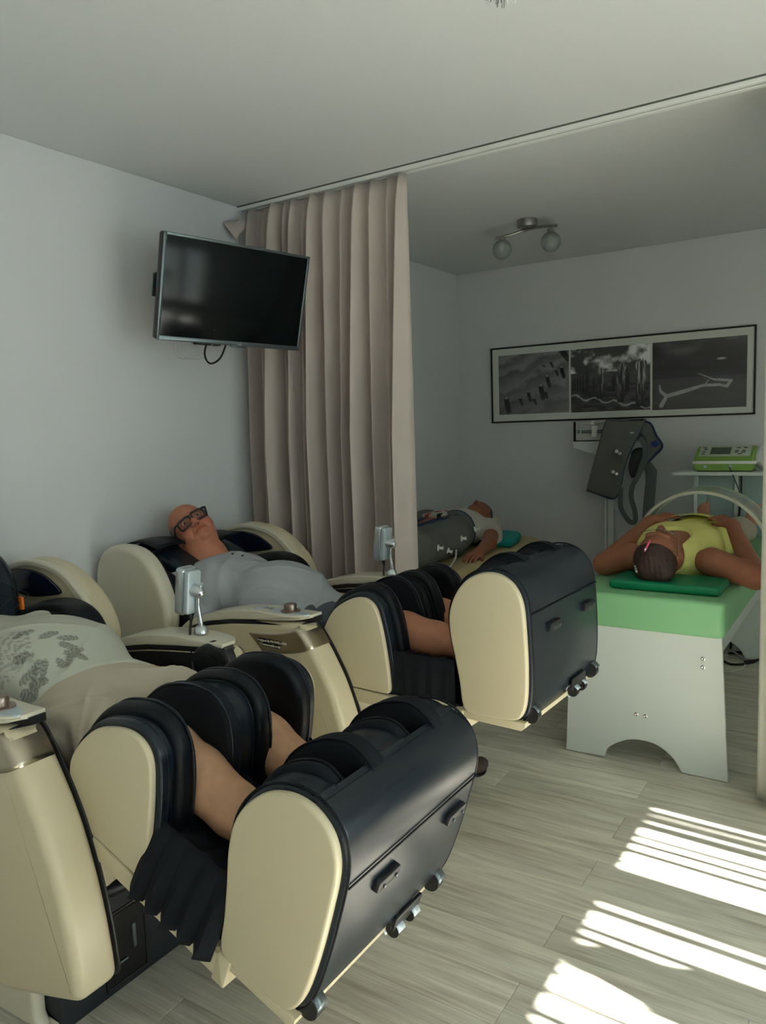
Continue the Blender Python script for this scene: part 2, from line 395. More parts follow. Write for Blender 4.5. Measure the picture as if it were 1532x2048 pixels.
# ------------------------------------------------------------------ curtains
def curtain(name, label, x0, x1, z0, z1, nf, amp, m, seed, edge=True, kt=.35):
    r = random.Random(seed); ws = [r.uniform(.6, 1.5) for _ in range(nf)]; s = sum(ws); cs = [0]
    for w in ws: cs.append(cs[-1] + w / s)
    am = [r.uniform(.55, 1.2) for _ in range(nf)]; ph = [r.uniform(-.25, .25) for _ in range(nf)]; dr = [r.uniform(-.5, .5) for _ in range(nf)]
    nu = nf * 16; nv = 40
    def fn(a, b):
        i = min(int(np.searchsorted(cs, a, 'right')) - 1, nf - 1); i = max(i, 0); t = (a - cs[i]) / (cs[i + 1] - cs[i])
        z = z1 + (z0 - z1) * b; g = kt + (1 - kt) * min(1, b * 2.2) ** .8
        w = amp * am[i] * g
        yy = -w * (math.sin(math.pi * t) ** 1.4) + w * .35 * math.sin(2 * math.pi * t + ph[i]) * math.sin(math.pi * t)
        xx = x0 + (x1 - x0) * a + .014 * math.sin(2 * math.pi * t) * g + dr[i] * .02 * math.sin(math.pi * t) * b
        yy += .012 * math.sin(3.1 * b + i * 1.7) * math.sin(math.pi * t)
        if b < .04: yy += (.04 - b) * .5 * math.sin(math.pi * t)
        return (xx, TY + yy, z)
    V, F = grid(fn, nu, nv); o = mk(name, V, F, m, 'top', ang=None); solid(o, .0025)
    return top(o, label, 'curtain')
curtain('curtain', 'long beige pleated curtain drawn to the left wall behind the television', XL + .03, -1.875, .03, H - .03, 13, .125, curtm, 12, kt=.40)
curtain('curtain', 'pale cream curtain hanging at the right edge past the green bed', -.372, .15, .012, H - .03, 6, .075, curtw, 9, kt=.6)
base()
v, f = grid(lambda a, b: (XL + .012 + .05 * a, TY - .05 - .10 * b * (1 - a * .5) + .02 * math.sin(6 * b), H - .06 - .02 * a - .13 * b * (.4 + a * .6)), 4, 8)
fl = mk('curtain_flap', v, f, curtm, bpy.data.objects['curtain']); solid(fl, .003)
# ================================================================== MASSAGE CHAIRS (frame u forward, v across, w up)
WID = .58
FOOT = spline([(-1.045, 1.035), (-1.09, 1.005), (-1.125, .955), (-1.143, .895), (-1.140, .83), (-1.124, .755), (-1.110, .68), (-1.102, .615), (-1.080, .588), (-1.00, .586), (-.93, .590), (-.897, .608), (-.880, .66), (-.876, .76), (-.880, .87), (-.887, .95), (-.903, .995), (-.928, 1.025), (-.965, 1.043), (-1.005, 1.046)], 4)
KNEE = spline([(-1.57, .893), (-1.62, .858), (-1.66, .80), (-1.682, .745), (-1.68, .70), (-1.66, .655), (-1.62, .613), (-1.575, .594), (-1.50, .592), (-1.42, .591), (-1.388, .598), (-1.387, .65), (-1.400, .755), (-1.420, .85), (-1.440, .895), (-1.475, .916), (-1.52, .914)], 4)
LOBE = spline([(-1.58, .928), (-1.645, .888), (-1.695, .82), (-1.72, .745), (-1.70, .66), (-1.62, .61), (-1.50, .60), (-1.405, .60), (-1.372, .63), (-1.364, .70), (-1.375, .80), (-1.396, .875), (-1.425, .922), (-1.47, .948), (-1.525, .948)], 5)
BAND = inset(KNEE, -.014)
ARM = spline([(-2.36, .68), (-2.27, .737), (-2.15, .775), (-2.02, .798), (-1.88, .813), (-1.77, .822), (-1.715, .824), (-1.685, .815), (-1.655, .785), (-1.605, .715), (-1.548, .615), (-1.505, .50), (-1.475, .38), (-1.458, .265), (-1.468, .228), (-1.52, .208), (-1.66, .168), (-1.82, .13), (-2.1, .11), (-2.40, .12), (-2.54, .20), (-2.58, .40), (-2.50, .58)], 5)
def topline(x): return np.interp(x, [-2.36, -2.27, -2.15, -2.02, -1.88, -1.77, -1.715, -1.66], [.68, .737, .775, .798, .813, .822, .826, .832])
def arm_pad(v0, v1, m):
    us = np.linspace(-2.34, -1.665, 26); lo = [(x, topline(x) + .007) for x in us]
    th = np.interp(us, [-2.34, -2.25, -2.0, -1.88, -1.77, -1.665], [.012, .026, .036, .034, .022, .013])
    return prism(np.array(lo + [(x, topline(x) + .007 + t) for x, t in zip(us, th)][::-1]), v0, v1, .0055, 3)
def nose(vf, v0, v1, sgn):
    V = np.array(vf[0]); t = np.clip((V[:, 0] + 1.80) / .135, 0, 1); k = 1 - np.sqrt(np.clip(1 - t ** 2, 0, 1)); w = (v1 - v0) * .62
    if sgn < 0: V[:, 1] = np.where(V[:, 1] < v0 + w, V[:, 1] + k * w * (1 - (V[:, 1] - v0) / w), V[:, 1])
    else: V[:, 1] = np.where(V[:, 1] > v1 - w, V[:, 1] - k * w * (1 - (v1 - V[:, 1]) / w), V[:, 1])
    return V, vf[1]
def arm_gap(v0, v1):
    us = np.linspace(-2.34, -1.66, 24)
    return prism(np.array([(x, topline(x) - .010) for x in us] + [(x, topline(x) + .010) for x in us[::-1]]), v0, v1, .001, 2)
AF = np.array([(.824, -1.715), (.815, -1.685), (.785, -1.655), (.715, -1.605), (.615, -1.548), (.50, -1.505)])[::-1]
WING = spline([(-2.865, .80), (-2.868, .90), (-2.84, .975), (-2.79, 1.018), (-2.71, 1.040), (-2.61, 1.036), (-2.53, 1.005), (-2.47, .945), (-2.425, .865), (-2.398, .785), (-2.402, .715), (-2.44, .67), (-2.55, .645), (-2.75, .62), (-2.85, .65)], 5)
WINGF = spline([(-2.865, .95), (-2.80, 1.015), (-2.69, 1.048), (-2.58, 1.045), (-2.47, 1.018), (-2.38, .965), (-2.31, .90), (-2.275, .83), (-2.27, .775), (-2.30, .70), (-2.5, .64), (-2.75, .62), (-2.86, .70)], 5)
def rot_about(h, th):
    c, s = math.cos(th), math.sin(th)
    def f(P):
        Q = P.copy(); x = P[:, 0] - h[0]; z = P[:, 2] - h[1]; Q[:, 0] = h[0] + c * x + s * z; Q[:, 2] = h[1] - s * x + c * z; return Q
    return f
def band(outer, inner, v0, v1):
    n = len(outer); V = []
    for a, b in zip(outer, inner): V += [(a[0], v0, a[1]), (b[0], v0, b[1]), (b[0], v1, b[1]), (a[0], v1, a[1])]
    F = [[i * 4 + j, i * 4 + (j + 1) % 4, (i + 1) * 4 + (j + 1) % 4, (i + 1) * 4 + j] for i in range(n - 1) for j in range(4)]
    return V, F + [[0, 1, 2, 3], [n * 4 - 1, n * 4 - 2, n * 4 - 3, n * 4 - 4]]
def text_mesh(name, body, size, m, parent, loc, rotm3, bold=0):
    cu = bpy.data.curves.new(name, 'FONT'); cu.body = body; cu.size = size; cu.extrude = .0004; cu.offset = bold; cu.resolution_u = 2
    o = bpy.data.objects.new(name, cu); link(o); bpy.context.view_layer.update()
    me = bpy.data.meshes.new_from_object(o.evaluated_get(bpy.context.evaluated_depsgraph_get())); bpy.data.objects.remove(o)
    V = np.array([v.co[:] for v in me.vertices]); F = [list(p.vertices) for p in me.polygons]
    return mk(name, V @ np.array(rotm3).T + np.array(loc), F, m, parent, smooth=False)
def chair(T, th, label, dfoot=0.0, dleg=0.0):
    E0 = thing('massage_chair', label, 'chair', (-2.05, WID / 2, 0), T)
    # ---- base
    mk('base', *prism(rect(-2.60, -1.672, 0, .305, .006, 1), -.035, WID + .035, .006, 2), basem)
    b2 = mk('base_recess', *prism(rect(-1.69, -1.6705, .03, .22), .11, .235, .001, 1), mat('deep_black', (.002, .002, .003), .6))
    mk('recess_rim', *join([box(-1.674, -1.668, .10, .112, .02, .23), box(-1.674, -1.668, .233, .245, .02, .23), box(-1.674, -1.668, .112, .233, .222, .232), box(-1.674, -1.668, .112, .233, .018, .028)]), blackp, b2)
    mk('recess_bracket', *join([box(-1.672, -1.664, .13, .17, .08, .088), box(-1.672, -1.664, .19, .2, .10, .17)]), gun, b2)
    mk('actuator', *tube([(-1.70, .12, .285), (-1.655, .20, .30), (-1.64, .42, .30), (-1.70, .5, .28)], .022), blackp)
    mk('front_apron', *prism(rect(-1.75, -1.676, .305, .60, .01, 2), .0, WID, .006, 2), cream)
    mk('skirt', *prism(spline([(-2.6, .02), (-1.75, .02), (-1.725, .05), (-1.735, .30), (-1.80, .33), (-2.6, .33)], 4), -.075, -.036, .012, 3), cream2)
    mk('seat', *prism(rect(-2.35, -1.70, .45, .60, .05, 4), .01, WID - .01, .03, 4), leather2)
    # ---- arm consoles
    for nm, v0, v1, s in (('arm_console', -.12, -.008, -1), ('arm_console', WID + .008, WID + .12, 1)):
        a = mk(nm, *prism(ARM, v0, v1, .026, 6), cream)
        mk('gap_strip', *nose(arm_gap(v0 + .004, v1 - .004), v0, v1, s), blackp, a)
        mk('arm_pad', *nose(arm_pad(v0 - .001, v1 + .001, cream2), v0, v1, s), cream2, a)
        vo = v0 if s < 0 else v1
        us = np.concatenate([np.linspace(0, .82, 18), np.linspace(.85, 1, 14), [1.0001]]); V = []; nz = 6; B_ = .026
        for e in us:
            zt = .772 + .016 * e + .030 * e ** 3; zb = .704 + .006 * e + .036 * e ** 2.2; x_l = -1.925
            if e < .10: q_ = 1 - e / .10; zb += .018 * q_ ** 2; zt -= .006 * q_ ** 2
            for j in range(nz + 1):
                z = zb + (zt - zb) * j / nz; xf_ = np.interp(z, AF[:, 0], AF[:, 1]) + .0012; xl_ = x_l + .05 * (1 - j / nz); x = xl_ + (xf_ - xl_) * e
                dd = max(0, (xf_ - x)) * .82; off_ = 0 if dd > B_ else B_ - math.sqrt(max(0, B_ * B_ - (B_ - dd) ** 2))
                V.append((x, vo + s * .0018 - s * (off_ if e <= 1 else .104), z))
        F = [[i * (nz + 1) + j, (i + 1) * (nz + 1) + j, (i + 1) * (nz + 1) + j + 1, i * (nz + 1) + j + 1] for i in range(len(us) - 1) for j in range(nz)]
        mt = solid(mk('metal_trim', V, F, champ, a), .0015, 0)
        if s < 0:
            Rt = [[1, 0, 0], [0, 0, -1], [0, 1, 0]]
            bk = mk('text_backing', *join([prism(rect(-1.880, -1.757, .7415, .757, .002), vo - .0042, vo - .0030, .0003, 1), prism(rect(-1.856, -1.777, .727, .7425, .002), vo - .0042, vo - .0030, .0003, 1)]), blackp, a)
            text_mesh('lettering', 'Designed By PROWELLNESS', .0118, twhite, a, (-1.878, vo - .0046, .7455), Rt, .0002)
            text_mesh('lettering', 'www.restlo.com', .0125, twhite, a, (-1.853, vo - .0046, .7305), Rt, .0002)
            k = mk('control_plate', *prism(spline([(-1.93, -.085), (-1.90, -.045), (-1.80, -.03), (-1.70, -.045), (-1.675, -.075), (-1.74, -.10), (-1.86, -.105)], 5), .840, .853, .004, 3, 'z'), silverp, a)
            mk('control_knob', *lathe([(.036, .850), (.036, .856), (.022, .859), (.023, .876), (.020, .881), (.001, .882)], (-1.765, -.065, 0)), mat('bronze_knob', (.34, .26, .22), .3, .9), a)
            mk('button', *join([box(-1.89 + i * .026, -1.872 + i * .026, -.08, -.06, .852, .856) for i in range(2)]), silver, a)
            mk('inner_rim', *prism(inset(ARM, .002), v1, v1 + .006, .002, 2), blackp, a)
    # far console inner lining and front tip seen from the seat side
    mk('inner_lining', *prism(inset(ARM, .012), WID - .004, WID + .010, .003, 2), leather2)
    mk('collar', *prism(spline([(-1.80, .80), (-1.74, .848), (-1.69, .845), (-1.655, .83), (-1.64, .79), (-1.66, .72), (-1.76, .74)], 4), WID + .002, WID + .05, .015, 4), blackp)
    # ---- side wings at the shoulders
    wn_ = mk('side_wing', *prism(WING, -.115, -.035, .030, 6), cream2)
    mk('seam', *prism(inset(WING, .001), -.070, -.066, .0005, 1), blackp, wn_)
    mk('wing_lining', *prism(inset(WING, .02), -.038, -.02, .01, 3), leather2, wn_)
    wf = mk('side_wing', *prism(WINGF, WID + .030, WID + .115, .024, 5), cream)
    ro = spline([(-2.86, .985), (-2.80, 1.020), (-2.69, 1.046), (-2.58, 1.043), (-2.47, 1.016), (-2.385, .962), (-2.32, .895), (-2.285, .825), (-2.278, .74)], 5, False)
    ri = spline([(-2.86, .960), (-2.80, .996), (-2.69, 1.022), (-2.585, 1.018), (-2.485, .992), (-2.41, .940), (-2.355, .878), (-2.322, .815), (-2.315, .74)], 5, False)
    wr = mk('wing_rim', *band(ro, ri, WID + .014, WID + .05), cream2, wf); bv = wr.modifiers.new('b', 'BEVEL'); bv.width = .008; bv.segments = 3
    mk('glass_inlay', *prism(spline([(-2.84, .985), (-2.72, 1.008), (-2.61, 1.000), (-2.53, .968), (-2.49, .935), (-2.56, .918), (-2.68, .905), (-2.78, .915), (-2.85, .94)], 5), WID + .020, WID + .038, .004, 3), dglass, wf)
    # shoulder airbags
    sh = [(-2.84, .84), (-2.70, .865), (-2.58, .895), (-2.47, .925), (-2.36, .930), (-2.27, .90), (-2.215, .83), (-2.20, .74), (-2.23, .64), (-2.6, .58), (-2.85, .62)]
    mk('shoulder_pad', *prism(spline(sh, 5), WID - .085, WID + .03, .035, 5), leather2)
    mk('shoulder_pad', *prism(spline([(-2.62, .90), (-2.52, .905), (-2.42, .85), (-2.36, .76), (-2.34, .68), (-2.38, .60), (-2.6, .58)], 5), -.03, .055, .03, 5), leather2)
    # ---- backrest and head cushion (reclined)
    bk = prism(spline([(-2.88, .84), (-2.84, .90), (-2.60, .86), (-2.35, .76), (-2.15, .66), (-2.08, .60), (-2.15, .52), (-2.4, .54), (-2.7, .66), (-2.87, .74)], 5), .02, WID - .02, .05, 5)
    mk('backrest', *bk, leather2)
    if dfoot == 0:
        hc = mk('head_cushion', *prism(spline([(-2.88, .93), (-2.84, 1.005), (-2.72, .995), (-2.58, .955), (-2.48, .90), (-2.47, .83), (-2.56, .80), (-2.75, .86), (-2.87, .88)], 5), .07, WID - .07, .04, 6), leather)
    else:
        hc = mk('head_cushion', *prism(spline([(-2.88, .93), (-2.84, 1.075), (-2.72, 1.115), (-2.62, 1.10), (-2.545, 1.03), (-2.52, .93), (-2.53, .83), (-2.66, .80), (-2.87, .84)], 5), .05, WID - .10, .045, 6), leather)
        # quilted diamonds
        q = []
        for i in range(-4, 6):
            for s_ in (-1, 1):
                q.append(tube([(-2.60 + t * s_ * .5 + 0, .05 + i * .05 + t * .5 if False else .0, 0) for t in (0, .1)], .001)) if False else None
        mk('care_tag', *prism(rect(-2.545, -2.515, .90, .945, .002), WID - .115, WID - .105, .001, 1), orange, hc)
        mk('quilt_seam', *join([tube([(-2.523 + .004 * math.sin(3 * t), .08 + .28 * t + i * .07, .86 + .18 * (t if s_ > 0 else 1 - t)) for t in np.linspace(0, .5, 6)], .0018, 5) for i in range(5) for s_ in (1, -1)]), blackp, hc)
    v, f = grid(lambda a, b: (-2.885 + .26 * a, .04 + .46 * b, 1.0 + .028 * math.sin(a * 3.0) + .012 * math.sin(7 * b) - .03 * (1 - a) * b), 10, 10)
    if dfoot == 0:
        solid(mk('head_flap', v, f, leather2, hc, ang=None), .008)
        v, f = grid(lambda a, b: (-2.885 + .2 * a, .05 + .40 * b, .965 + .02 * a + .008 * math.sin(6 * b)), 8, 8); solid(mk('head_flap', v, f, leather2, hc, ang=None), .010)
    # ---- remote control on its stand
    V0 = WID + .065
    st = mk('remote_stand', *join([tube(spline([(-1.815, V0, .862), (-1.815, V0, .90), (-1.822, V0, .955), (-1.808, V0 - .004, 1.0), (-1.792, V0 - .006, 1.022)], 5, False), [.010 - .0035 * min(1, t / 6) for t in range(21)], 10), lathe([(.024, .858), (.022, .872), (.014, .880)], (-1.815, V0, 0))]), silver)
    Rm = np.array(Matrix.Rotation(math.radians(8), 3, 'Y'))
    def rx(P): return (np.asarray(P) @ Rm.T) + np.array([-1.855, V0 - .01, .995])
    v, f = prism(rect(-.034, .034, -.078, .078, .012, 4), -.024, .010, .007, 4, 'x'); rc = mk('remote_control', rx(v), f, silver)
    v, f = prism(rect(-.030, .030, -.072, .072, .012, 4), .010, .030, .006, 3, 'x'); mk('remote_back', rx(v), f, silverp, rc)
    v, f = prism(rect(-.027, .027, -.045, .062, .006, 3), -.0250, -.0235, .0005, 1, 'x'); mk('remote_screen', rx(v), f, screen, rc)
    v, f = lathe([(.022, .028), (.020, .046), (.017, .060), (.010, .069), (.001, .071)], (0, 0, .0), (1, 0, -.1)); mk('swivel_joint', rx(v + np.array([0, 0, .01])), f, silver, rc)
    mk('remote_cable', *tube(spline([(-1.853, V0 - .008, .918), (-1.850, V0 - .008, .895), (-1.845, V0 - .02, .86), (-1.815, V0 - .045, .815), (-1.765, V0 - .085, .75), (-1.72, V0 - .10, .68)], 6, False), [.0075 if i < 6 else .0042 for i in range(31)], 8), cable)
    # ---- leg rest, tilted about the knee hinge
    R0 = rot_about((-1.67, .614), th)
    def Rf(P): Q = R0(P); Q[:, 0] += dleg; return Q
    FR['xf'] = Rf
    for v0, v1 in ((-.006, .022), (WID - .022, WID + .006)):
        rl = mk('leg_rail', *prism(np.array([(-1.66, .548), (-1.10, .530), (-1.10, .586), (-1.39, .586), (-1.66, .592)]), v0, v1, .003, 2), cream)
    mk('rail_cap', *prism(rect(-1.135, -1.098, .520, .592, .004), -.008, WID + .008, .004, 2), cream)
    mk('leg_tray', *prism(rect(-1.66, -1.12, .56, .60, .008, 2), .022, WID - .022, .003, 2), blackp)
    ks = [(0, .016, KNEE, cream, 'side_plate'), (WID - .016, WID, KNEE, cream, 'side_plate')]
    for v0, v1, P, m, nm in ks: mk(nm, *prism(P, v0 - (.004 if v0 == 0 else 0), v1 + (0 if v0 == 0 else .004), .006, 3), m)
    for v0, v1 in ((.014, .058), (WID - .058, WID - .014)): b = mk('leather_band', *prism(BAND, v0, v1, .008, 4), leather); mk('stitching', *tube(np.stack([inset(BAND, -.0006)[:, 0], np.full(len(BAND), (v0 + v1) / 2), inset(BAND, -.0006)[:, 1]], 1), .0012, 5, False, True), blackp, b)
    for v0, v1 in ((.056, .104), (WID - .104, WID - .056)): l = mk('knee_airbag', *prism(LOBE, v0, v1, .018, 5), leather2); mk('piping', *tube(np.stack([LOBE[:, 0], np.full(len(LOBE), v1 - .006), LOBE[:, 1]], 1), .0032, 6, False, True), leather, l)
    c0 = WID / 2
    for v0, v1 in ((c0 - .075, c0 - .032), (c0 + .032, c0 + .075)):
        l = mk('knee_airbag', *prism(LOBE, v0, v1, .016, 5), leather2 if v0 > c0 else fabric); mk('piping', *tube(np.stack([LOBE[:, 0], np.full(len(LOBE), v0 + .006 if v0 < c0 else v1 - .006), LOBE[:, 1]], 1), .003, 6, False, True), leather, l)
    CB = inset(LOBE, .022)
    b = mk('leather_band', *prism(CB, c0 - .036, c0 + .036, .006, 3), leather)
    for d in (-.028, .028): mk('stitching', *tube(np.stack([inset(CB, -.0008)[:, 0], np.full(len(CB), c0 + d), inset(CB, -.0008)[:, 1]], 1), .0014, 5, False, True), blackp, b)
    # pleated cloth between knee box and foot box
    hang = .0 if th < .1 else .04
    def pl(a, b):
        u = -1.405 + .262 * a; s = (a * 5) % 1.0 if a < 1 else 1.
        tri = math.sin(math.pi * s) ** .8
        ww = .742 - (.742 - .592 + hang * (.30 + .40 * s)) * b
        vv = (.030 - (.030 * tri + .042) * b ** .8) if th > .1 else .026 - .010 * tri * b - .012 * math.sin(math.pi * a)
        return (u + (.010 * math.sin(2 * math.pi * a * 5)) * b, vv, ww)
    v, f = grid(pl, 72, 12); solid(mk('pleated_cloth', v, f, fabric, ang=60), .004)
    v, f = grid(lambda a, b: (-1.405 + .30 * a, WID - .03 + .008 * math.sin(a * 28), .742 - .15 * b), 48, 4); solid(mk('pleated_cloth', v, f, fabric, ang=60), .004)
    v, f = grid(lambda a, b: (-1.41 + .31 * a, .03 + (WID - .06) * b, .738 - .05 * (abs(math.sin(2 * math.pi * b)) ** .7) + .006 * math.sin(a * 28)), 40, 36); solid(mk('calf_sling', v, f, fabric, ang=60), .006)
    # ---- foot box
    def xf2(P): Q = P.copy(); Q[:, 0] += dfoot; return Rf(Q)
    FR['xf'] = xf2
    mk('foot_plate', *prism(FOOT, -.004, .020, .008, 4), cream); mk('foot_plate', *prism(FOOT, WID - .020, WID + .004, .008, 4), cream)
    FC = inset(FOOT, -.012)
    FRONT = spline([(-.985, 1.055), (-.95, 1.050), (-.915, 1.034), (-.890, 1.002), (-.874, .955), (-.867, .87), (-.862, .76), (-.866, .66), (-.884, .605), (-.93, .583), (-.985, .582)], 4, False)
    FRP = np.vstack([FRONT, [(-.99, .60), (-.955, .75), (-.955, .93)]])
    cv = mk('front_cover', *prism(FRP, .016, WID - .016, .012, 4), leather)
    mk('piping', *tube(np.stack([FC[:, 0], np.full(len(FC), .022), FC[:, 1]], 1)[:], .003, 6, False, True), leather2, cv)
    mk('piping', *tube(np.stack([FC[:, 0], np.full(len(FC), WID - .022), FC[:, 1]], 1)[:], .003, 6, False, True), leather2, cv)
    mk('piping', *tube([(-.8665, .02 + t * (WID - .04) / 10, .925) for t in range(11)], .0025, 6), leather2, cv)
    mk('piping', *tube([(-.970, .02 + t * (WID - .04) / 10, 1.052) for t in range(11)], .0020, 6), leather2, cv)
    BACKP = spline([(-.97, 1.036), (-1.005, 1.052), (-1.05, 1.044), (-1.10, 1.013), (-1.137, .958), (-1.154, .895), (-1.15, .83), (-1.134, .755), (-1.115, .68), (-1.10, .60), (-1.0, .585), (-.96, .60), (-.95, .8)], 4)
    for v0, v1 in ((.018, .085), (c0 - .05, c0 + .05), (WID - .085, WID - .018)): mk('leather_band', *prism(BACKP, v0, v1, .012, 4), leather)
    mk('sole_block', *prism(np.array([(-1.12, .60), (-.955, .60), (-.955, .72), (-1.12, .70)]), .02, WID - .02, .01, 2), fabric)
    AP = spline([(-.965, 1.02), (-1.0, 1.052), (-1.05, 1.056), (-1.11, 1.018), (-1.155, .955), (-1.168, .88), (-1.15, .80), (-1.08, .74), (-.99, .76), (-.955, .90)], 5)
    for k, (v0, v1, d) in enumerate(((.082, .118, .0), (c0 - .105, c0 - .047, -.016), (c0 + .047, c0 + .083, 0), (WID - .14, WID - .082, -.016))):
        g = mk('foot_airbag', *prism(inset(AP, d), v0, v1, .016, 5), fabric)
        mk('piping', *tube(np.stack([inset(AP, d)[:, 0], np.full(len(AP), v1 - .004 if k % 2 == 0 else v0 + .004), inset(AP, d)[:, 1]], 1), .003, 6, False, True), leather2, g)
    for v0, v1 in ((.10, c0 - .06), (c0 + .06, WID - .10)): mk('toe_cushion', *prism(spline([(-.955, 1.02), (-.985, 1.0), (-1.0, .90), (-.995, .78), (-.955, .72)], 4), v0, v1, .012, 3), fabric)
    for vv in (.13, WID - .15):
        h_ = mk('sole_handle', *prism(rect(vv, vv + .085, .845, .875, .008, 3), -.870, -.852, .005, 2, 'x'), blackp)
        for q in (.02, .065): mk('rivet', *lathe([(.004, 0), (.004, .004), (.001, .005)], (-.852, vv + q, .860), (1, 0, 0), 8), gun, h_)
    mk('tray_bottom', *prism(np.array([(-1.12, .565), (-.90, .562), (-.885, .575), (-.885, .59), (-1.12, .592)]), .0, WID, .004, 2), cream)
    for vv in (.035, WID - .05):
        c_ = mk('caster', *tube([(-.878, vv - .013, .610), (-.878, vv + .013, .610)], .026, 16), blackp)
        v, f = grid(lambda a, b: (-.878 + .031 * math.cos(math.pi * (1.35 - 1.2 * a)), vv - .016 + .032 * b, .610 + .031 * math.sin(math.pi * (1.35 - 1.2 * a))), 12, 1); solid(mk('caster_guard', v, f, gun, c_), .002)
    br = mk('foot_bracket', *prism(rect(c0 + .03, c0 + .15, .598, .640, .006, 2), -.869, -.860, .003, 2, 'x'), blackp)
    for vv in (c0 + .045, c0 + .115):
        mk('roller', *tube([(-.868, vv, .590), (-.868, vv + .02, .590)], .018, 14), blackp, br)
        v, f = grid(lambda a, b: (-.868 + .022 * math.cos(math.pi * (1.35 - 1.2 * a)), vv - .004 + .028 * b, .590 + .022 * math.sin(math.pi * (1.35 - 1.2 * a))), 12, 1); solid(mk('roller_guard', v, f, silverp, br), .002)
    FR['xf'] = None
    base()
T1 = Matrix.Translation((-.02, 1.06, 0))
A2 = math.radians(-2.5)
T2 = Matrix.Translation((-.888, 2.1, 0)) @ Matrix.Rotation(A2, 4, 'Z') @ Matrix.Translation((.888, 0, 0))
TH1 = math.radians(20)
chair(T1, TH1, 'cream and black massage chair nearest the camera, its leg rest tilted down', dfoot=-.035, dleg=.05)
chair(T2, 0.0, 'cream and black massage chair beside the curtain, its leg rest raised level')
# ================================================================== PEOPLE
def head_sdf(p, fat=0., eyes=True):
    s = np.abs(p[:, 0]); q = np.stack([s, p[:, 1], p[:, 2]], 1)
    d = sm(.03, ell(p, (0, -.018, .035), (.078, .097, .084)), ell(p, (0, .022, -.028), (.064 + fat, .070, .086)), ell(p, (0, .030, -.078), (.046 + fat, .048, .038 + fat * .5)))
    d = smin(d, ell(q, (.036, .056, -.036), (.027 + fat, .026, .030)), .02)
    d = smin(d, cone(q, (.010, .086, .020), (.040, .078, .022), .010, .008), .012)
    d = smax(d, -ell(q, (.032, .100, .003), (.019, .016, .011)), .010)
    d = smin(d, ell(q, (.031, .077, .0015), (.015, .0145, .0125)), .003)
    d = smin(d, cone(p, (0, .086, .012), (0, .109, -.026), .008, .0125), .012)
    d = smin(d, ell(q, (.0125, .099, -.030), (.008, .010, .007)), .006)
    d = smax(d, -ell(q, (.0065, .106, -.038), (.0035, .005, .005)), .003)
    d = smin(d, ell(p, (0, .087, -.058), (.027, .014, .013)), .010)
    d = smax(d, -sm(.001, cone(q, (.0, .1025, -.056), (.016, .097, -.058), .0022, .002), cone(q, (.016, .097, -.058), (.028, .087, -.064), .002, .0016)), .003)
    d = smin(d, ell(p, (0, .078, -.090), (.020, .018, .015)), .012)
    d = smax(d, -cone(q, (.026, .094, -.034), (.040, .078, -.064), .0018, .0022), .008)
    e = ell(q, (.080, -.010, -.006), (.009, .021, .032)); e = smax(e, -ell(q, (.088, -.004, -.004), (.006, .011, .018)), .004)
    return smin(d, e, .006)
def head_col(q, base, brow=(.12, .07, .05), lid=False):
    c = np.tile(np.array(base, float), (len(q), 1)); s = np.abs(q[:, 0])
    lip = ((q[:, 0] / .025) ** 2 + ((q[:, 2] + .0575) / .009) ** 2 < 1) & (q[:, 1] > .08); c[lip] *= (.85, .62, .60)
    ck = np.exp(-(((s - .042) / .025) ** 2 + ((q[:, 2] + .03) / .025) ** 2)) * (q[:, 1] > .03); c *= 1 - ck[:, None] * np.array([0, .15, .12])
    nz = np.exp(-((q[:, 0] / .015) ** 2 + ((q[:, 2] + .025) / .015) ** 2)) * (q[:, 1] > .08); c *= 1 - nz[:, None] * np.array([0, .15, .12])
    b = (s > .012) & (s < .050) & (np.abs(q[:, 2] - .0245 + .12 * (s - .03) ** 2 * 20) < .004) & (q[:, 1] > .05); c[b] = c[b] * .5 + np.array(brow) * .5
    if not lid:
        e = (((s - .031) / .0125) ** 2 + ((q[:, 2] - .001) / .0042) ** 2 < 1) & (q[:, 1] > .07); c[e] = (.5, .45, .42)
        i = (((s - .031) / .0052) ** 2 + ((q[:, 2] - .0015) / .0045) ** 2 < 1) & (q[:, 1] > .07); c[i] = (.03, .03, .03)
        l = (((s - .031) / .0145) ** 2 + ((q[:, 2] - .001) / .0062) ** 2 < 1) & ~e & ~i & (q[:, 1] > .07); c[l] *= .55
    else:
        l = (np.abs(q[:, 2] + .003) < .0012) & (np.abs(s - .031) < .013) & (q[:, 1] > .07); c[l] *= .3
    ml = (np.abs(q[:, 2] + .0570 + 9 * s ** 2) < .0016) & (s < .027) & (q[:, 1] > .075); c[ml] *= .45
    nl = (np.abs(s - .024 - .35 * (-.035 - q[:, 2])) < .0018) & (q[:, 2] < -.030) & (q[:, 2] > -.060) & (q[:, 1] > .06); c[nl] *= .78
    nos = (np.abs(s - .0065) < .0035) & (np.abs(q[:, 2] + .038) < .003) & (q[:, 1] > .09); c[nos] *= .3
    return c
def frame_from(n, up):
    n = np.array(n, float); n /= np.linalg.norm(n); up = np.array(up, float); up -= n * (up @ n); up /= np.linalg.norm(up)
    x = np.cross(n, up); return np.stack([x, n, up], 1)      # columns = local axes in parent frame
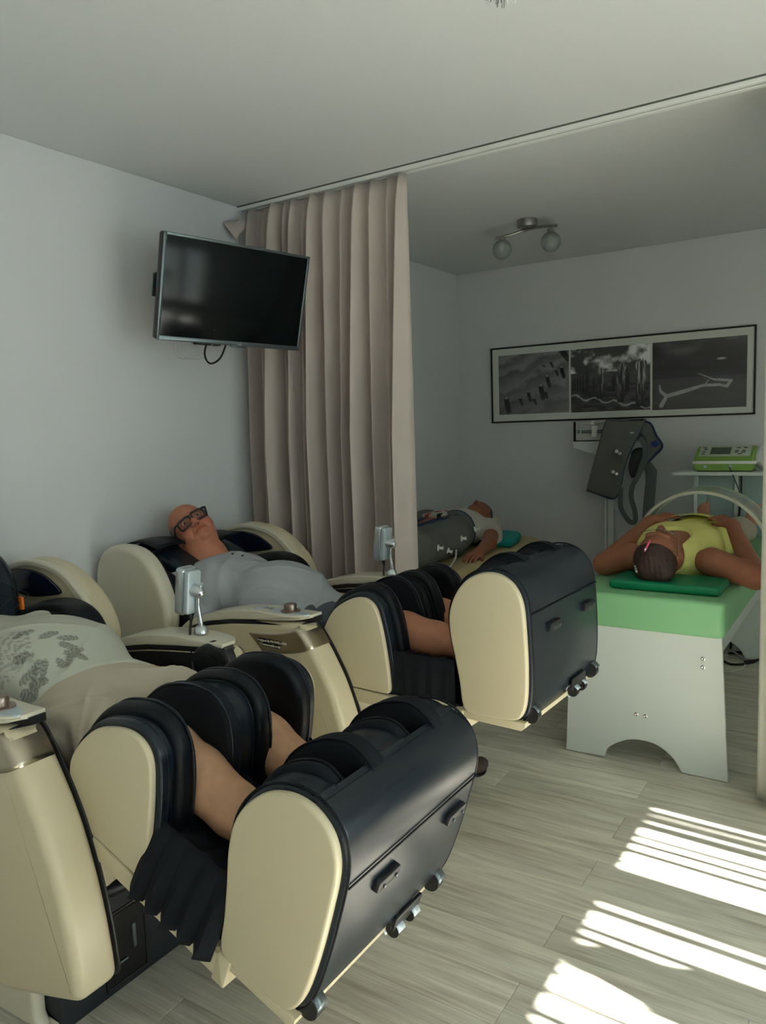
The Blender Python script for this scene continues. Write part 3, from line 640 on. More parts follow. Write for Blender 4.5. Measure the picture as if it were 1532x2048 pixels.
def hand_sdf(p, w, f, n, side=1, curl=.35, sc=1.):
    f = np.array(f, float); f /= np.linalg.norm(f); n = np.array(n, float); n -= f * (n @ f); n /= np.linalg.norm(n); s = np.cross(f, n) * side; w = np.array(w, float)
    P = lambda a, b, c: w + sc * (f * a + s * b + n * c)
    R = np.stack([f, s, n], 1)
    d = smin(ell(p, P(.045, 0, 0), (.052 * sc, .040 * sc, .015 * sc), R), cone(p, P(-.03, 0, 0), P(.02, 0, 0), .026 * sc, .024 * sc), .02)
    for i, (b, L) in enumerate(((.029, .068), (.010, .078), (-.010, .073), (-.028, .056))):
        c = curl * L
        ch = chain(p, [P(.070, b * .8, 0), P(.088, b, .002), P(.088 + L * .5, b * 1.12, .002 - c * .25), P(.088 + L * .95, b * 1.15, -c)], [.010 * sc, .0098 * sc, .0088 * sc, .0072 * sc], .004)
        d = smin(d, ch, .005)
    th = chain(p, [P(.015, .022, -.002), P(.045, .050, -.006), P(.075, .060, -.012)], [.014 * sc, .011 * sc, .0085 * sc], .006)
    return smin(d, th, .010)
def foot_sdf(p, heel, toe, up, r=1.):
    heel = np.array(heel, float); toe = np.array(toe, float); f = toe - heel; L = np.linalg.norm(f); f /= L; up = np.array(up, float); up -= f * (up @ f); up /= np.linalg.norm(up); s = np.cross(f, up)
    R = np.stack([f, s, up], 1)
    d = sm(.03, ell(p, heel + f * .03 + up * .01, (.04, .032, .035), R), ell(p, heel + f * L * .55 + up * .005, (L * .42, .036, .026), R))
    for i, b in enumerate((.026, .010, -.004, -.017, -.028)):
        d = smin(d, cone(p, heel + f * (L * .78) + s * b, heel + f * (L * (.97 - .035 * i)) + s * b * 1.05, .011, .0095 - .0008 * i), .006)
    return d
def folds(p, amp=.004, f=22., k=0.):
    w = .25 * np.sin(9 * p[:, 1] + 6 * p[:, 2] + k) + .2 * np.sin(13 * p[:, 0] - 7 * p[:, 1] + 2 * k)
    r1 = 1 - np.abs(np.sin(f * .42 * (p[:, 0] + .55 * p[:, 1]) + 2.2 * w + k)); r2 = 1 - np.abs(np.sin(f * .36 * (p[:, 1] - .5 * p[:, 0] + .4 * p[:, 2]) + 3 * w + 2 * k))
    m = .5 + .5 * np.sin(7 * p[:, 0] + 5 * p[:, 1] + 1.5 * k)
    return amp * (1.2 * r1 ** 3 * m + 1.0 * r2 ** 4 * (1 - m) + .5 * np.sin(f * (p[:, 0] + w)) * .4 - .3)
def glasses(parent, Rh, hc, m, lw=.026, lh=.018, th=.0026, rim=True, gm=None):
    def X(P): return np.asarray(P) @ Rh.T + hc
    out = []
    for s in (-1, 1):
        c = rect(s * .033 - lw, s * .033 + lw, -.004 - lh, -.004 + lh, .010, 4); P = np.stack([c[:, 0], .104 - np.abs(c[:, 0]) ** 2 * 4.0, c[:, 1]], 1)
        v, f = tube(P, th, 6, False, True); out.append((X(v), f))
        tp = [(s * (.033 + lw), .101, .010), (s * .076, .090, .010), (s * .081, .02, .008), (s * .080, -.01, .006), (s * .079, -.03, -.012)]
        v, f = tube(tp, th, 6); out.append((X(v), f))
    v, f = tube([(-.009, .104, .004), (0, .108, .007), (.009, .104, .004)], th, 6); out.append((X(v), f))
    g = mk('glasses', *join(out), m, parent)
    for s in (-1, 1):
        c = rect(s * .033 - lw, s * .033 + lw, -.004 - lh, -.004 + lh, .010, 4)
        v, f = prism(c, 0, .0012, .0003, 1, 'z'); v = np.stack([v[:, 0], .104 - v[:, 0] ** 2 * 4.0 + v[:, 2] - .0006, v[:, 1]], 1)
        mk('lens', X(v), f, glass, g)
    return g
# ------------------------------------------------------------------ seated people (chair frames)
def seated(T, label, th, head_n, head_up, hc, torso, arms, skin_c, shirt_c, short_c, shirt_hem, hair='bald', shirt_cf=None, spect=False, sock=None, hres=.0035, neck=None, legs=None, dfoot=0, dleg=0, hs=1.):
    E_ = thing('person', label, 'person', (torso[2][0][0], .28, .45), T)
    Rf = rot_about((-1.67, .614), th)
    def RL(q):
        P = np.array([q], float); return Rf(P)[0] + np.array([dleg, 0, 0])
    Rh = frame_from(head_n, head_up); hc = np.array(hc, float)
    hl = lambda p: (p - hc) @ Rh / hs
    c = .28; kn = [[RL((-1.53, v, .785)), RL((-1.43, v, .765)), RL((-1.30, v, .755)), RL((-1.14 + dfoot, v, .745)), RL((-1.085 + dfoot, v, .745))] for v in (.17, .41)]
    hips = [(torso[2][0][0] + .02, c - .10, torso[2][0][2]), (torso[2][0][0] + .02, c + .10, torso[2][0][2])]
    nk = neck
    def tor(p, k=.06): return sm(k, *[ell(p, a, r, rotm(0, b, 0)) for a, r, b in torso])
    def leg(p, i, e=0):
        K = kn[i]; return chain(p, [hips[i], K[0]], [.088 + e, .064 + e], .03)
    def calf(p, i):
        K = kn[i]; return chain(p, K, [.060, .070, .060, .043, .036], .02)
    def arm(p, a, e=0, upto=3):
        sh, el, wr, hd = a; return chain(p, [sh, el, wr][:upto], [.056 + e, .045 + e, .030 + e][:upto], .02)
    def body(p):
        d = smin(tor(p) + .012, cone(p, nk[0], nk[1], nk[2], nk[3]), .04)
        for i in (0, 1):
            d = smin(d, leg(p, i) + .004, .03); d = smin(d, calf(p, i), .02)
            d = smin(d, foot_sdf(p, RL((-1.06 + dfoot, (.17, .41)[i], .735)), RL((-1.015 + dfoot, (.17, .41)[i], .95)), RL((-1.3, 0, .74)) - RL((-1.0, 0, .74))), .02)
        for a in arms:
            d = smin(d, arm(p, a) + .003, .03); d = smin(d, hand_sdf(p, a[2], np.array(a[3]) - np.array(a[2]), (0, 0, 1), 1 if a[0][1] > c else -1), .012)
        near = np.linalg.norm(p - hc, axis=1) < .22
        h = np.full(len(p), 1.); 
        if near.any(): h[near] = head_sdf(hl(p[near]), .006) * hs
        d = np.where(near, smin(d, h, .022), d)
        return d
    def bcol(V):
        cc = head_col(hl(V), skin_c); far = np.linalg.norm(V - hc, axis=1) > .14; cc[far] = skin_c
        lg = V[:, 0] > -1.55; cc[lg] = np.array(skin_c) * (1.0, 1.12, 1.12); return cc
    bo = sdf('body', body, (-2.88, -.12, .50), (-.80, .70, 1.30), hres, skin, None, bcol)
    # shirt
    na = np.array(nk[1]) ; nd = (np.array(nk[0]) - na); nd /= np.linalg.norm(nd)
    def shirt(p):
        d = tor(p) - .006
        for a in arms: d = smin(d, arm(p, a, .012, 2), .05)
        d = d - folds(p, .009, 30)
        d = np.maximum(d, (p - (na + nd * .034)) @ nd)
        d = smax(d, -cone(p, na - nd * .03, na + nd * .2, nk[3] - .002, nk[3] + .002), .006)
        for a in arms:
            sh, el = np.array(a[0]), np.array(a[1]); ax = (el - sh) / np.linalg.norm(el - sh)
            m_ = np.linalg.norm(p - el, axis=1) < .09; d = np.where(m_, np.maximum(d, (p - (sh + (el - sh) * .88)) @ ax), d)
        return smax(d, shirt_hem(p), .004)
    so_ = sdf('shirt', shirt, (-2.72, -.14, .50), (-1.55, .70, 1.12), .0045, cloth, None, shirt_cf, shirt_c)
    def shorts(p):
        dt_ = np.maximum(tor(p) + .004, torso[2][0][0] - (.17 if th > .1 else .02) - p[:, 0]); d = smin(leg(p, 0, .018), leg(p, 1, .018), .04); 
        if th > .1: d = smin(d, cone(p, (hips[0][0] + .02, hips[0][1] - .03, hips[0][2] - .02), RL((-1.58, .13, .73)), .085, .085), .04)
        d = smin(d - folds(p, .020, 34, 1.3), dt_, .03)
        for i in (0, 1):
            K = kn[i][0]; ax = np.array(K) - np.array(hips[i]); ax /= np.linalg.norm(ax)
        return np.maximum(d, (p - (np.array(kn[0][0]) - ax * (.01 if th > .1 else .05))) @ ax)
    sdf('shorts', shorts, (torso[2][0][0] - .25, -.05, .45), (-1.38, .62, 1.0), .0055, cloth, None, None, short_c)
    if hair == 'fringe':
        def hf(p):
            q = hl(p); d = smin(ell(q, (0, -.018, .035), (.080, .099, .086)), ell(q, (0, -.03, -.02), (.074, .075, .06)), .03) - .003
            band = np.maximum(q[:, 2] - .062 + .30 * np.maximum(q[:, 1] + .02, 0), -(q[:, 2] + .055)); front = q[:, 1] - .036
            return smax(smax(d, band, .01), front, .01) + .002 * np.sin(q[:, 0] * 300) * np.sin(q[:, 2] * 90)
        sdf('hair', lambda p: hf(p) * hs, hc - .17, hc + .17, .003, hairg)
    if sock:
        for i in (0, 1):
            K = kn[i]
            def sk(p):
                d = np.minimum(cone(p, K[2], K[3], .064, .047), cone(p, K[3], K[4], .047, .040)); ax = np.array(K[4]) - np.array(K[2]); ax /= np.linalg.norm(ax)
                return np.maximum(d, -((p - (np.array(K[3]) - ax * .012)) @ ax))
            sdf('sock', sk, np.array(K[3]) - .12, np.array(K[4]) + .12, .004, cloth, None, None, sock)
    if spect: glasses(None, Rh * hs, hc, dark, .0275, .020, .0042)
    return E_, Rh, hc, hl
# man in the chair by the curtain
R2i = np.array([[math.cos(-A2), -math.sin(-A2), 0], [math.sin(-A2), math.cos(-A2), 0], [0, 0, 1]])
cam2w = lambda v: R2i @ (M @ np.array(v))
def hem2(p): return p[:, 0] + 1.80 + .25 * (p[:, 2] - .9)
E_, Rh, hc, hl = seated(T2, 'man in glasses and a grey henley shirt reclining in the chair by the curtain', 0.0,
    cam2w((.15, .44, .88)), cam2w((-.66, .64, -.24)), (-2.672, .28, 1.064),
    [((-2.41, .28, .820), (.215, .225, .135), .25), ((-2.12, .28, .775), (.22, .21, .168), .22), ((-1.90, .28, .70), (.17, .185, .13), 0)],
    [((-2.555, .10, .850), (-2.34, .02, .69), (-2.08, .005, .70), (-1.95, .01, .70)), ((-2.54, .47, .850), (-2.28, .54, .72), (-2.02, .56, .74), (-1.9, .56, .74))],
    (.50, .20, .12), (.40, .43, .45), (.10, .11, .13), hem2, 'fringe', None, True, None, .0032, [(-2.64, .278, .995), (-2.575, .28, .940), .078, .088], hs=1.1)
for t_, dz in ((-2.45, 0), (-2.39, 0)):
    mk('button', *lathe([(.006, 0), (.006, .003), (.001, .003)], (t_ + .06, .255, .968 + (-.004 if t_ > -2.42 else 0)), (.1, -.25, 1), 10), dark)
base()
# man in the front chair (head outside the frame)
FEA = [
[(-2.027, 0.141, 0.921), (-2.012, 0.203, 0.948), (-1.995, 0.248, 0.954)],
[(-2.029, 0.126, 0.91), (-1.981, 0.173, 0.926), (-1.975, 0.234, 0.945), (-1.948, 0.28, 0.94)],
[(-1.994, 0.134, 0.905), (-1.953, 0.185, 0.919), (-1.957, 0.229, 0.936), (-1.92, 0.256, 0.922)],
[(-2.0, 0.138, 0.911), (-1.955, 0.187, 0.921), (-1.9, 0.26, 0.909)],
[(-1.966, 0.162, 0.913), (-1.93, 0.201, 0.913), (-1.904, 0.231, 0.906), (-1.875, 0.252, 0.885)],
[(-1.966, 0.162, 0.913), (-1.923, 0.195, 0.906), (-1.898, 0.217, 0.896), (-1.885, 0.211, 0.88)],
[(-1.968, 0.156, 0.91), (-1.927, 0.182, 0.901), (-1.905, 0.198, 0.893), (-1.888, 0.2, 0.877)],
[(-1.974, 0.149, 0.908), (-1.952, 0.139, 0.888), (-1.963, 0.108, 0.86)],
[(-1.969, 0.151, 0.907), (-1.942, 0.141, 0.882), (-1.935, 0.126, 0.859)],
[(-1.978, 0.147, 0.908), (-1.94, 0.127, 0.865), (-1.934, 0.113, 0.834)],
[(-1.957, 0.164, 0.909), (-1.932, 0.162, 0.892), (-1.917, 0.145, 0.863)],
[(-1.927, 0.115, 0.828), (-1.944, 0.103, 0.826), (-1.914, 0.118, 0.8)],
[(-1.957, 0.156, 0.904), (-1.931, 0.149, 0.881), (-1.922, 0.132, 0.852), (-1.904, 0.143, 0.844)],
[(-2.063, 0.116, 0.908), (-2.008, 0.128, 0.905), (-1.978, 0.155, 0.913)],
[(-2.106, 0.16, 0.939), (-2.072, 0.187, 0.951), (-2.055, 0.208, 0.957)],
]
def printcf(V):
    c = np.tile(np.array([.50, .51, .45]), (len(V), 1)); w = np.ones(len(V))
    for k, l in enumerate(FEA):
        L = spline(l, 5, False); th_ = .0034 if k < 13 else .0022
        near = np.linalg.norm(V - L.mean(0), axis=1) < .16; sc_ = np.array([1, 1, .25]); Q = V[near] * sc_; ww = w[near]; L = L * sc_
        for a, b in zip(L[:-1], L[1:]):
            ab = b - a; t = np.clip(((Q - a) @ ab) / (ab @ ab + 1e-9), 0, 1); d = np.linalg.norm(Q - a - t[:, None] * ab, axis=1)
            ww = np.minimum(ww, 1 - .5 * np.clip(1.8 - d / th_, 0, 1))
        ax = L[-1] - L[-4]; ax /= np.linalg.norm(ax) + 1e-9; q = Q - (L[-1] - ax * .020); x = q @ ax; y = np.linalg.norm(q - x[:, None] * ax, axis=1)
        f = (x / .033) ** 2 + (y / .0125) ** 2 < 1; st = .5 + .5 * np.sin((x * .8 + y) * 900); ww = np.where(f, np.minimum(ww, .36 + .42 * st), ww); w[near] = ww
    h = (np.linalg.norm((V - np.array(FEA[-2][0])) * (1, 1, .6), axis=1) < .085)
    n = np.sin(V[:, 0] * 210 + 4 * np.sin(V[:, 1] * 90)) * np.sin(V[:, 1] * 260 + 3 * np.sin(V[:, 2] * 120)); w = np.where(h & (n > .1), w * .7, w)
    return c * w[:, None] * np.array([1, .99, .95])
def hem1(p): return p[:, 0] + 1.81 + .55 * np.maximum(.30 - p[:, 1], 0) + .15 * (p[:, 2] - .85) + .010 * np.sin(p[:, 1] * 25)
seated(T1, 'person in a feather-print shirt and beige shorts lying in the nearest chair', TH1, (.25, 0, .97), (-.95, 0, .3), (-2.675, .24, 1.13),
    [((-2.36, .28, .79), (.22, .215, .125), .15), ((-2.09, .29, .785), (.235, .22, .166), .12), ((-1.84, .28, .72), (.19, .20, .135), 0)],
    [((-2.50, .09, .82), (-2.32, .02, .70), (-2.10, .01, .72), (-1.98, .02, .72)), ((-2.42, .47, .83), (-2.22, .53, .71), (-2.02, .52, .74), (-1.9, .5, .76))],
    (.55, .285, .17), None, (.50, .45, .35), hem1, 'fringe', printcf, False, (.33, .33, .29), .004, [(-2.66, .26, 1.06), (-2.53, .28, .94), .06, .07], dfoot=-.035, dleg=.05)
base()
# ------------------------------------------------------------------ woman on the green couch
thing('person', 'woman in a yellow tank top lying on the green couch under a hoop', 'person', (-.80, 4.1, .755))
SK4 = np.array((.34, .135, .075)); hc4 = np.array((-.832, 3.505, .886)); Rh4 = frame_from((0.04, .10, 1), (.03, -1, .05)); hl4 = lambda p: (p - hc4) @ Rh4 / 1.12
A4 = [[(-.985, 3.62, .850), (-1.110, 3.64, .805), (-.985, 4.00, .975), (-.88, 4.10, 1.01)], [(-.625, 3.62, .850), (-.445, 3.60, .800), (-.60, 3.98, .975), (-.70, 4.08, 1.01)]]
def tor4(p): return sm(.07, ell(p, (-.805, 3.80, .850), (.195, .24, .118)), ell(p, (-.88, 3.86, .90), (.09, .10, .075)), ell(p, (-.73, 3.86, .90), (.09, .10, .075)), ell(p, (-.80, 4.16, .86), (.175, .22, .125)), ell(p, (-.80, 4.38, .84), (.18, .14, .105)))
L4 = [[(-.89, 4.42, .835), (-.91, 4.72, .845), (-.91, 4.84, .825), (-.905, 5.00, .795)], [(-.71, 4.42, .835), (-.675, 4.72, .845), (-.665, 4.84, .825), (-.665, 5.00, .795)]]
def body4(p):
    d = smin(tor4(p) + .01, cone(p, (-.825, 3.55, .855), (-.81, 3.66, .855), .056, .066), .05)
    for a in A4:
        d = smin(d, chain(p, a[:3], [.066, .052, .030], .02), .04); d = smin(d, hand_sdf(p, a[2], np.array(a[3]) - np.array(a[2]) , (0, -.25, 1), 1 if a[0][0] < -.8 else -1, .3, .92), .01)
    for l in L4: d = smin(d, chain(p, l, [.080, .058, .055, .034], .02), .03)
    d = smin(d, foot_sdf(p, (-.905, 5.02, .790), (-.93, 5.06, .965), (0, -1, 0)), .02); d = smin(d, foot_sdf(p, (-.665, 5.02, .790), (-.635, 5.06, .965), (0, -1, 0)), .02)
    near = np.linalg.norm(p - hc4, axis=1) < .2; h = np.full(len(p), 1.)
    if near.any(): h[near] = head_sdf(hl4(p[near]), -.003) * 1.12
    return np.where(near, smin(d, h, .02), d)
def col4(V):
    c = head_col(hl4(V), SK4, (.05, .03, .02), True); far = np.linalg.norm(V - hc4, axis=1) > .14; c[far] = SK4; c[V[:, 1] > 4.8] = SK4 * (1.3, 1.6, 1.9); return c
sdf('body', body4, (-1.25, 3.34, .74), (-.34, 5.14, 1.06), .004, skin, None, col4)
def tank(p):
    d = tor4(p) - .007 - folds(p, .004, 26, 2)
    d = smax(d, -cone(p, (-.815, 3.54, 1.0), (-.807, 3.70, .99), .10, .085), .01)
    d = smax(d, -cone(p, (-.82, 3.50, .87), (-.81, 3.62, .87), .085, .075), .01)
    for s, a in ((-1, A4[0]), (1, A4[1])): d = smax(d, -ell(p, (a[0][0] - (-.035 if s > 0 else .035), 3.655, .86), (.078, .10, .12)), .008)
    d = np.maximum(d, 3.575 - p[:, 1])
    return np.maximum(d, p[:, 1] - 4.40)
sdf('tank_top', tank, (-1.05, 3.55, .74), (-.55, 4.45, 1.06), .004, mat('yellow_cotton', (.72, .70, .22), .85, bump=.15, bs=200, var=.08, vs_=12))
v, f = grid(lambda a, b: (-.945 + .29 * a, 4.03 + .16 * b + .02 * math.sin(3.1 * a), .970 + .026 * math.sin(math.pi * a) + .014 * (1 - b)), 18, 6)
solid(mk('shirt_hem', v, f, MATS['yellow_cotton'], ang=None), .003)
def pant4(p):
    d = ell(p, (-.80, 4.40, .84), (.19, .15, .115))
    for l in L4: d = smin(d, chain(p, l[:3], [.092, .075, .074], .02), .04)
    d = d - folds(p, .004, 24, .5); return np.maximum(np.maximum(d, p[:, 1] - 4.83), 4.37 - p[:, 1])
sdf('trousers', pant4, (-1.05, 4.3, .73), (-.55, 4.9, 1.02), .005, mat('ecru_cotton', (.42, .38, .30), .85, bump=.1, bs=100))
def hair4(p):
    q = hl4(p); d = smin(ell(q, (0, -.020, .036), (.084, .103, .091)), ell(q, (.045, -.055, .085), (.040, .038, .030)), .02)
    d = d + .0007 * np.sin(q[:, 0] * 330 + 60 * q[:, 1])
    return smax(smax(d, -(q[:, 2] - .062 + .95 * (-q[:, 1] + .02)), .01), -(q[:, 2] + .05), .01)
sdf('hair', lambda p: hair4(p) * 1.12, hc4 - .2, hc4 + .2, .003, hairb)
glasses(None, Rh4 * 1.12, hc4, brassm, .026, .015, .0013)
def on4(x, y, z): return (np.array([x, y, z]) @ Rh4.T * 1.12 + hc4)
for nm, pts, m in (('hair_clip', [(-.012, .055, .118), (-.020, .030, .131)], pink), ('hair_clip', [(-.060, -.045, .105), (-.056, -.062, .096)], silver)):
    a, b = np.array(pts); V = []
    k = 0
    cl = mk(nm, *tube([on4(*(a + (b - a) * t)) for t in np.linspace(-.35, 1.35, 5)], .0035, 6), m)
    for t in np.linspace(0, 1, 4): mk('clip_gem', *lathe([(.001, -.004), (.0052, 0), (.001, .004)], on4(*(a + (b - a) * t)) - np.array([0, .004, 0]), (0, 1, 0), 6), m if t < .9 else whitep, cl)
base()
# ------------------------------------------------------------------ person on the beige bed
thing('person', 'person in a white T-shirt and grey compression trousers lying on the beige bed', 'person', (-2.45, 4.4, .66))
hc3 = np.array((-2.455, 5.03, .838)); Rh3 = frame_from((.05, -.22, .97), (0, .97, .2)); hl3 = lambda p: (p - hc3) @ Rh3; SK3 = np.array((.33, .13, .08))
A3 = [[(-2.24, 4.80, .78), (-2.135, 4.52, .725), (-2.10, 4.28, .700), (-2.095, 4.18, .69)], [(-2.68, 4.80, .78), (-2.76, 4.5, .72), (-2.76, 4.28, .70), (-2.75, 4.2, .7)]]
def tor3(p): return sm(.07, ell(p, (-2.45, 4.68, .79), (.205, .22, .125)), ell(p, (-2.45, 4.42, .79), (.19, .22, .135)), ell(p, (-2.45, 4.2, .77), (.185, .16, .12)))
def body3(p):
    d = smin(tor3(p) + .012, cone(p, (-2.455, 4.97, .81), (-2.45, 4.86, .79), .052, .06), .05)
    for a in A3:
        d = smin(d, chain(p, a[:3], [.058, .045, .030], .02), .04); d = smin(d, hand_sdf(p, a[2], np.array(a[3]) - np.array(a[2]), (.25, 0, 1), -1 if a[0][0] > -2.4 else 1, .4, 1.), .01)
    near = np.linalg.norm(p - hc3, axis=1) < .2; h = np.full(len(p), 1.)
    if near.any(): h[near] = head_sdf(hl3(p[near]))
    return np.where(near, smin(d, h, .02), d)
def col3(V):
    c = head_col(hl3(V), SK3, (.05, .03, .02), True); far = np.linalg.norm(V - hc3, axis=1) > .14; c[far] = SK3; return c
sdf('body', body3, (-2.86, 4.0, .655), (-2.0, 5.18, 1.02), .0045, skin, None, col3)
def tee3(p):
    d = tor3(p) - .008
    for a in A3: d = smin(d, chain(p, [a[0], a[0] + (np.array(a[1]) - a[0]) * .62], [.072, .070], .02), .05)
    d = d - folds(p, .010, 34, 3); d = smax(d, -cone(p, (-2.455, 5.0, .82), (-2.45, 4.87, .80), .07, .065), .01)
    for a in A3:
        ax = np.array(a[1]) - a[0]; ax = ax / np.linalg.norm(ax); m_ = (np.abs(p[:, 0] + 2.45) > .20); d = np.where(m_, np.maximum(d, (p - (np.array(a[0]) + ax * .17)) @ ax), d)
    return np.maximum(np.maximum(d, 4.33 - p[:, 1]), p[:, 1] - 4.92)
def teecol(V):
    c = np.tile(np.array([.52, .50, .44]), (len(V), 1)); b = (V[:, 1] < 4.60) & (V[:, 2] > .80); s = np.sin(V[:, 0] * 70) * np.sin(V[:, 1] * 55 + 1.2)
    c[b & (s > .25) & (V[:, 0] < -2.42)] = (.42, .08, .06); c[b & (s > .3) & (V[:, 0] >= -2.42)] = (.03, .03, .04); c[(V[:, 1] < 4.52) & (V[:, 0] > -2.30)] = (.45, .14, .08); return c
sdf('shirt', tee3, (-2.88, 4.28, .66), (-2.05, 4.95, 1.05), .0045, cloth, None, teecol)
LG = [[(-2.31, 4.30, .785), (-2.30, 3.85, .785), (-2.30, 3.42, .77)], [(-2.60, 4.30, .785), (-2.62, 3.85, .785), (-2.62, 3.42, .77)]]
for k, l in enumerate(LG):
    def tr3(p, l=l):
        d = chain(p, [(l[0][0] + (-.04 if l[0][0] > -2.45 else .04), 4.46, .80)] + l, [.135, .128, .118, .095], .03); d = smax(d, p[:, 1] - 4.50, .015)
        return smax(d - .003 * np.sin(p[:, 1] * 40), .664 - p[:, 2], .02)
    t_ = sdf('compression_trouser', tr3, (l[0][0] - .2, 3.18, .655), (l[0][0] + .2, 4.58, .96), .006, clothg)
    xs = l[0][0]
    if k == 0:
        pts = [(xs - .005, y_, .785 + r_ + .001) for y_, r_ in ((4.44, .130), (4.3, .127), (4.1, .123), (3.85, .117), (3.55, .105), (3.42, .095))]
        v, f = tube(pts, .016, 8); v[:, 2] = v[:, 2] * .35 + np.interp(v[:, 1], [3.42, 4.44], [.865, .915]) * .65; mk('zip_tape', v, f, bluet, t_)
        for dx in (-.018, .018): mk('piping', *tube([(a + dx, b, c + .003) for a, b, c in pts], .0045, 6), navy, t_)
        mk('piping', *tube([(xs - .04 + .138 * math.cos(a), 4.47, .80 + .136 * math.sin(a)) for a in np.linspace(-.6, 2.2, 16)], .006, 6), navy, t_)
        for y_, a_ in ((4.42, .30), (4.22, .05), (4.05, -.35), (3.92, -.05), (3.6, .1)):
            cx, cz = xs + .125 * math.cos(a_), .785 + .125 * math.sin(a_)
            mk('hose_valve', *lathe([(.020, 0), (.018, .006), (.008, .010), (.010, .030), (.014, .032), (.001, .033)], (cx, y_, cz), (math.cos(a_), .3, math.sin(a_)), 10), whitep, t_)
    else:
        mk('piping', *tube([(xs + .10, 3.6 + i * .1, .865 + .004 * i) for i in range(9)], .006, 6), navy, t_)
mk('air_hose', *tube(spline([(-2.17, 4.12, .735), (-2.14, 4.05, .70), (-2.12, 3.95, .672), (-2.10, 3.8, .670), (-2.13, 3.65, .672), (-2.15, 3.45, .672)], 5, False), .006, 6), cablew)
def hair3(p):
    q = hl3(p); d = ell(q, (0, -.022, .034), (.083, .102, .090)) + .0015 * np.sin(q[:, 0] * 400); return smax(d, -(q[:, 2] * .6 - q[:, 1] - .005), .01)
sdf('hair', hair3, hc3 - .15, hc3 + .15, .0035, hairb)
base()
# ================================================================== FURNITURE AND FITTINGS
# ---- television
hT = np.array([math.cos(math.radians(74.2)), math.sin(math.radians(74.2)), 0]); nT = np.array([hT[1], -hT[0], 0]); tl = math.radians(-14.7)
uT = np.array([0, 0, 1.]) * math.cos(tl) - nT * math.sin(tl); rr = math.radians(-1.5)
hT, uT = hT * math.cos(rr) + uT * math.sin(rr), uT * math.cos(rr) - hT * math.sin(rr); fT = np.cross(hT, uT); cT = np.array([-2.433, 2.596, 2.10])
RT = np.stack([hT, uT, fT], 1)
thing('television', 'flat black television with grey bezel tilted down on a swivel arm', 'television', cT)
def TX(v): return np.asarray(v) @ RT.T + cT
def tbox(*a, **k): v, f = box(*a, **k); return TX(v), f
mk('casing', *tbox(-.365, .365, -.219, .219, -.045, -.004, .006, r=.012), dark)
bz = []
for a in ((-.365, .365, -.219, -.199), (-.365, .365, .207, .219), (-.365, -.351, -.219, .219), (.353, .365, -.219, .219)): bz.append(tbox(*a, -.006, .003, .002, r=.003))
b_ = mk('bezel', *join(bz), gun); mk('screen', *tbox(-.353, .355, -.200, .208, -.006, -.001, .0005), screen)
mk('status_tab', *tbox(-.005, .07, -.226, -.216, -.02, .001, .003, r=.004), gun, b_)
text_mesh('emblem', 'LG', .013, silver, b_, TX([(.028, -.2145, .0036)])[0], RT, .0004); v, f = tube([(.020 + .005 * math.cos(t), -.210 + .005 * math.sin(t), .0035) for t in np.linspace(.0, 5.2, 12)], .0007, 5); mk('emblem', TX(v), f, silver, b_)
mk('back_bulge', *tbox(-.22, .22, -.17, .12, -.085, -.04, .015, r=.03), dark)
mk('mount_plate', *tbox(-.12, .12, -.10, .10, -.10, -.084, .002), blackp)
pm = TX([(0, 0, -.10)])[0]
mk('swivel_arm', *join([tube([pm, (-2.66, 2.50, 2.08), (-2.76, 2.58, 2.08)], .018, 8), tube([(-2.76, 2.58, 2.08), (XL + .03, 2.84, 2.05)], .018, 8)]), blackp)
wp = mk('wall_plate', *box(XL, XL + .03, 2.76, 2.92, 1.94, 2.14, .003), blackp); mk('end_bracket', *tbox(-.352, -.336, -.05, .045, -.110, -.100, .002), gun); mk('tilt_rail', *join([tbox(-.34, -.11, .03, .05, -.115, -.10, .002), tbox(-.34, -.11, -.05, -.03, -.115, -.10, .002)]), blackp)
base()
top(mk('cable', *tube(spline([(-2.50, 2.51, 1.955), (-2.55, 2.50, 1.88), (-2.58, 2.525, 1.835), (-2.60, 2.578, 1.815), (-2.60, 2.64, 1.845), (-2.56, 2.65, 1.92), (-2.50, 2.63, 1.97)], 6, False), .0045, 8), cable), 'black cable looping below the television', 'cable')
top(mk('cable', *join([tube(spline([(-2.60, 2.40, 1.96), (-2.66, 2.42, 1.86), (-2.70, 2.52, 1.84), (-2.68, 2.66, 1.86), (-2.58, 2.70, 1.93)], 6, False), .002, 6), tube(spline([(-2.58, 2.38, 1.96), (-2.68, 2.48, 1.85), (-2.66, 2.60, 1.87), (-2.58, 2.62, 1.95)], 6, False), .002, 6)]), cablew), 'thin pale cables looping behind the black one below the television', 'cable')
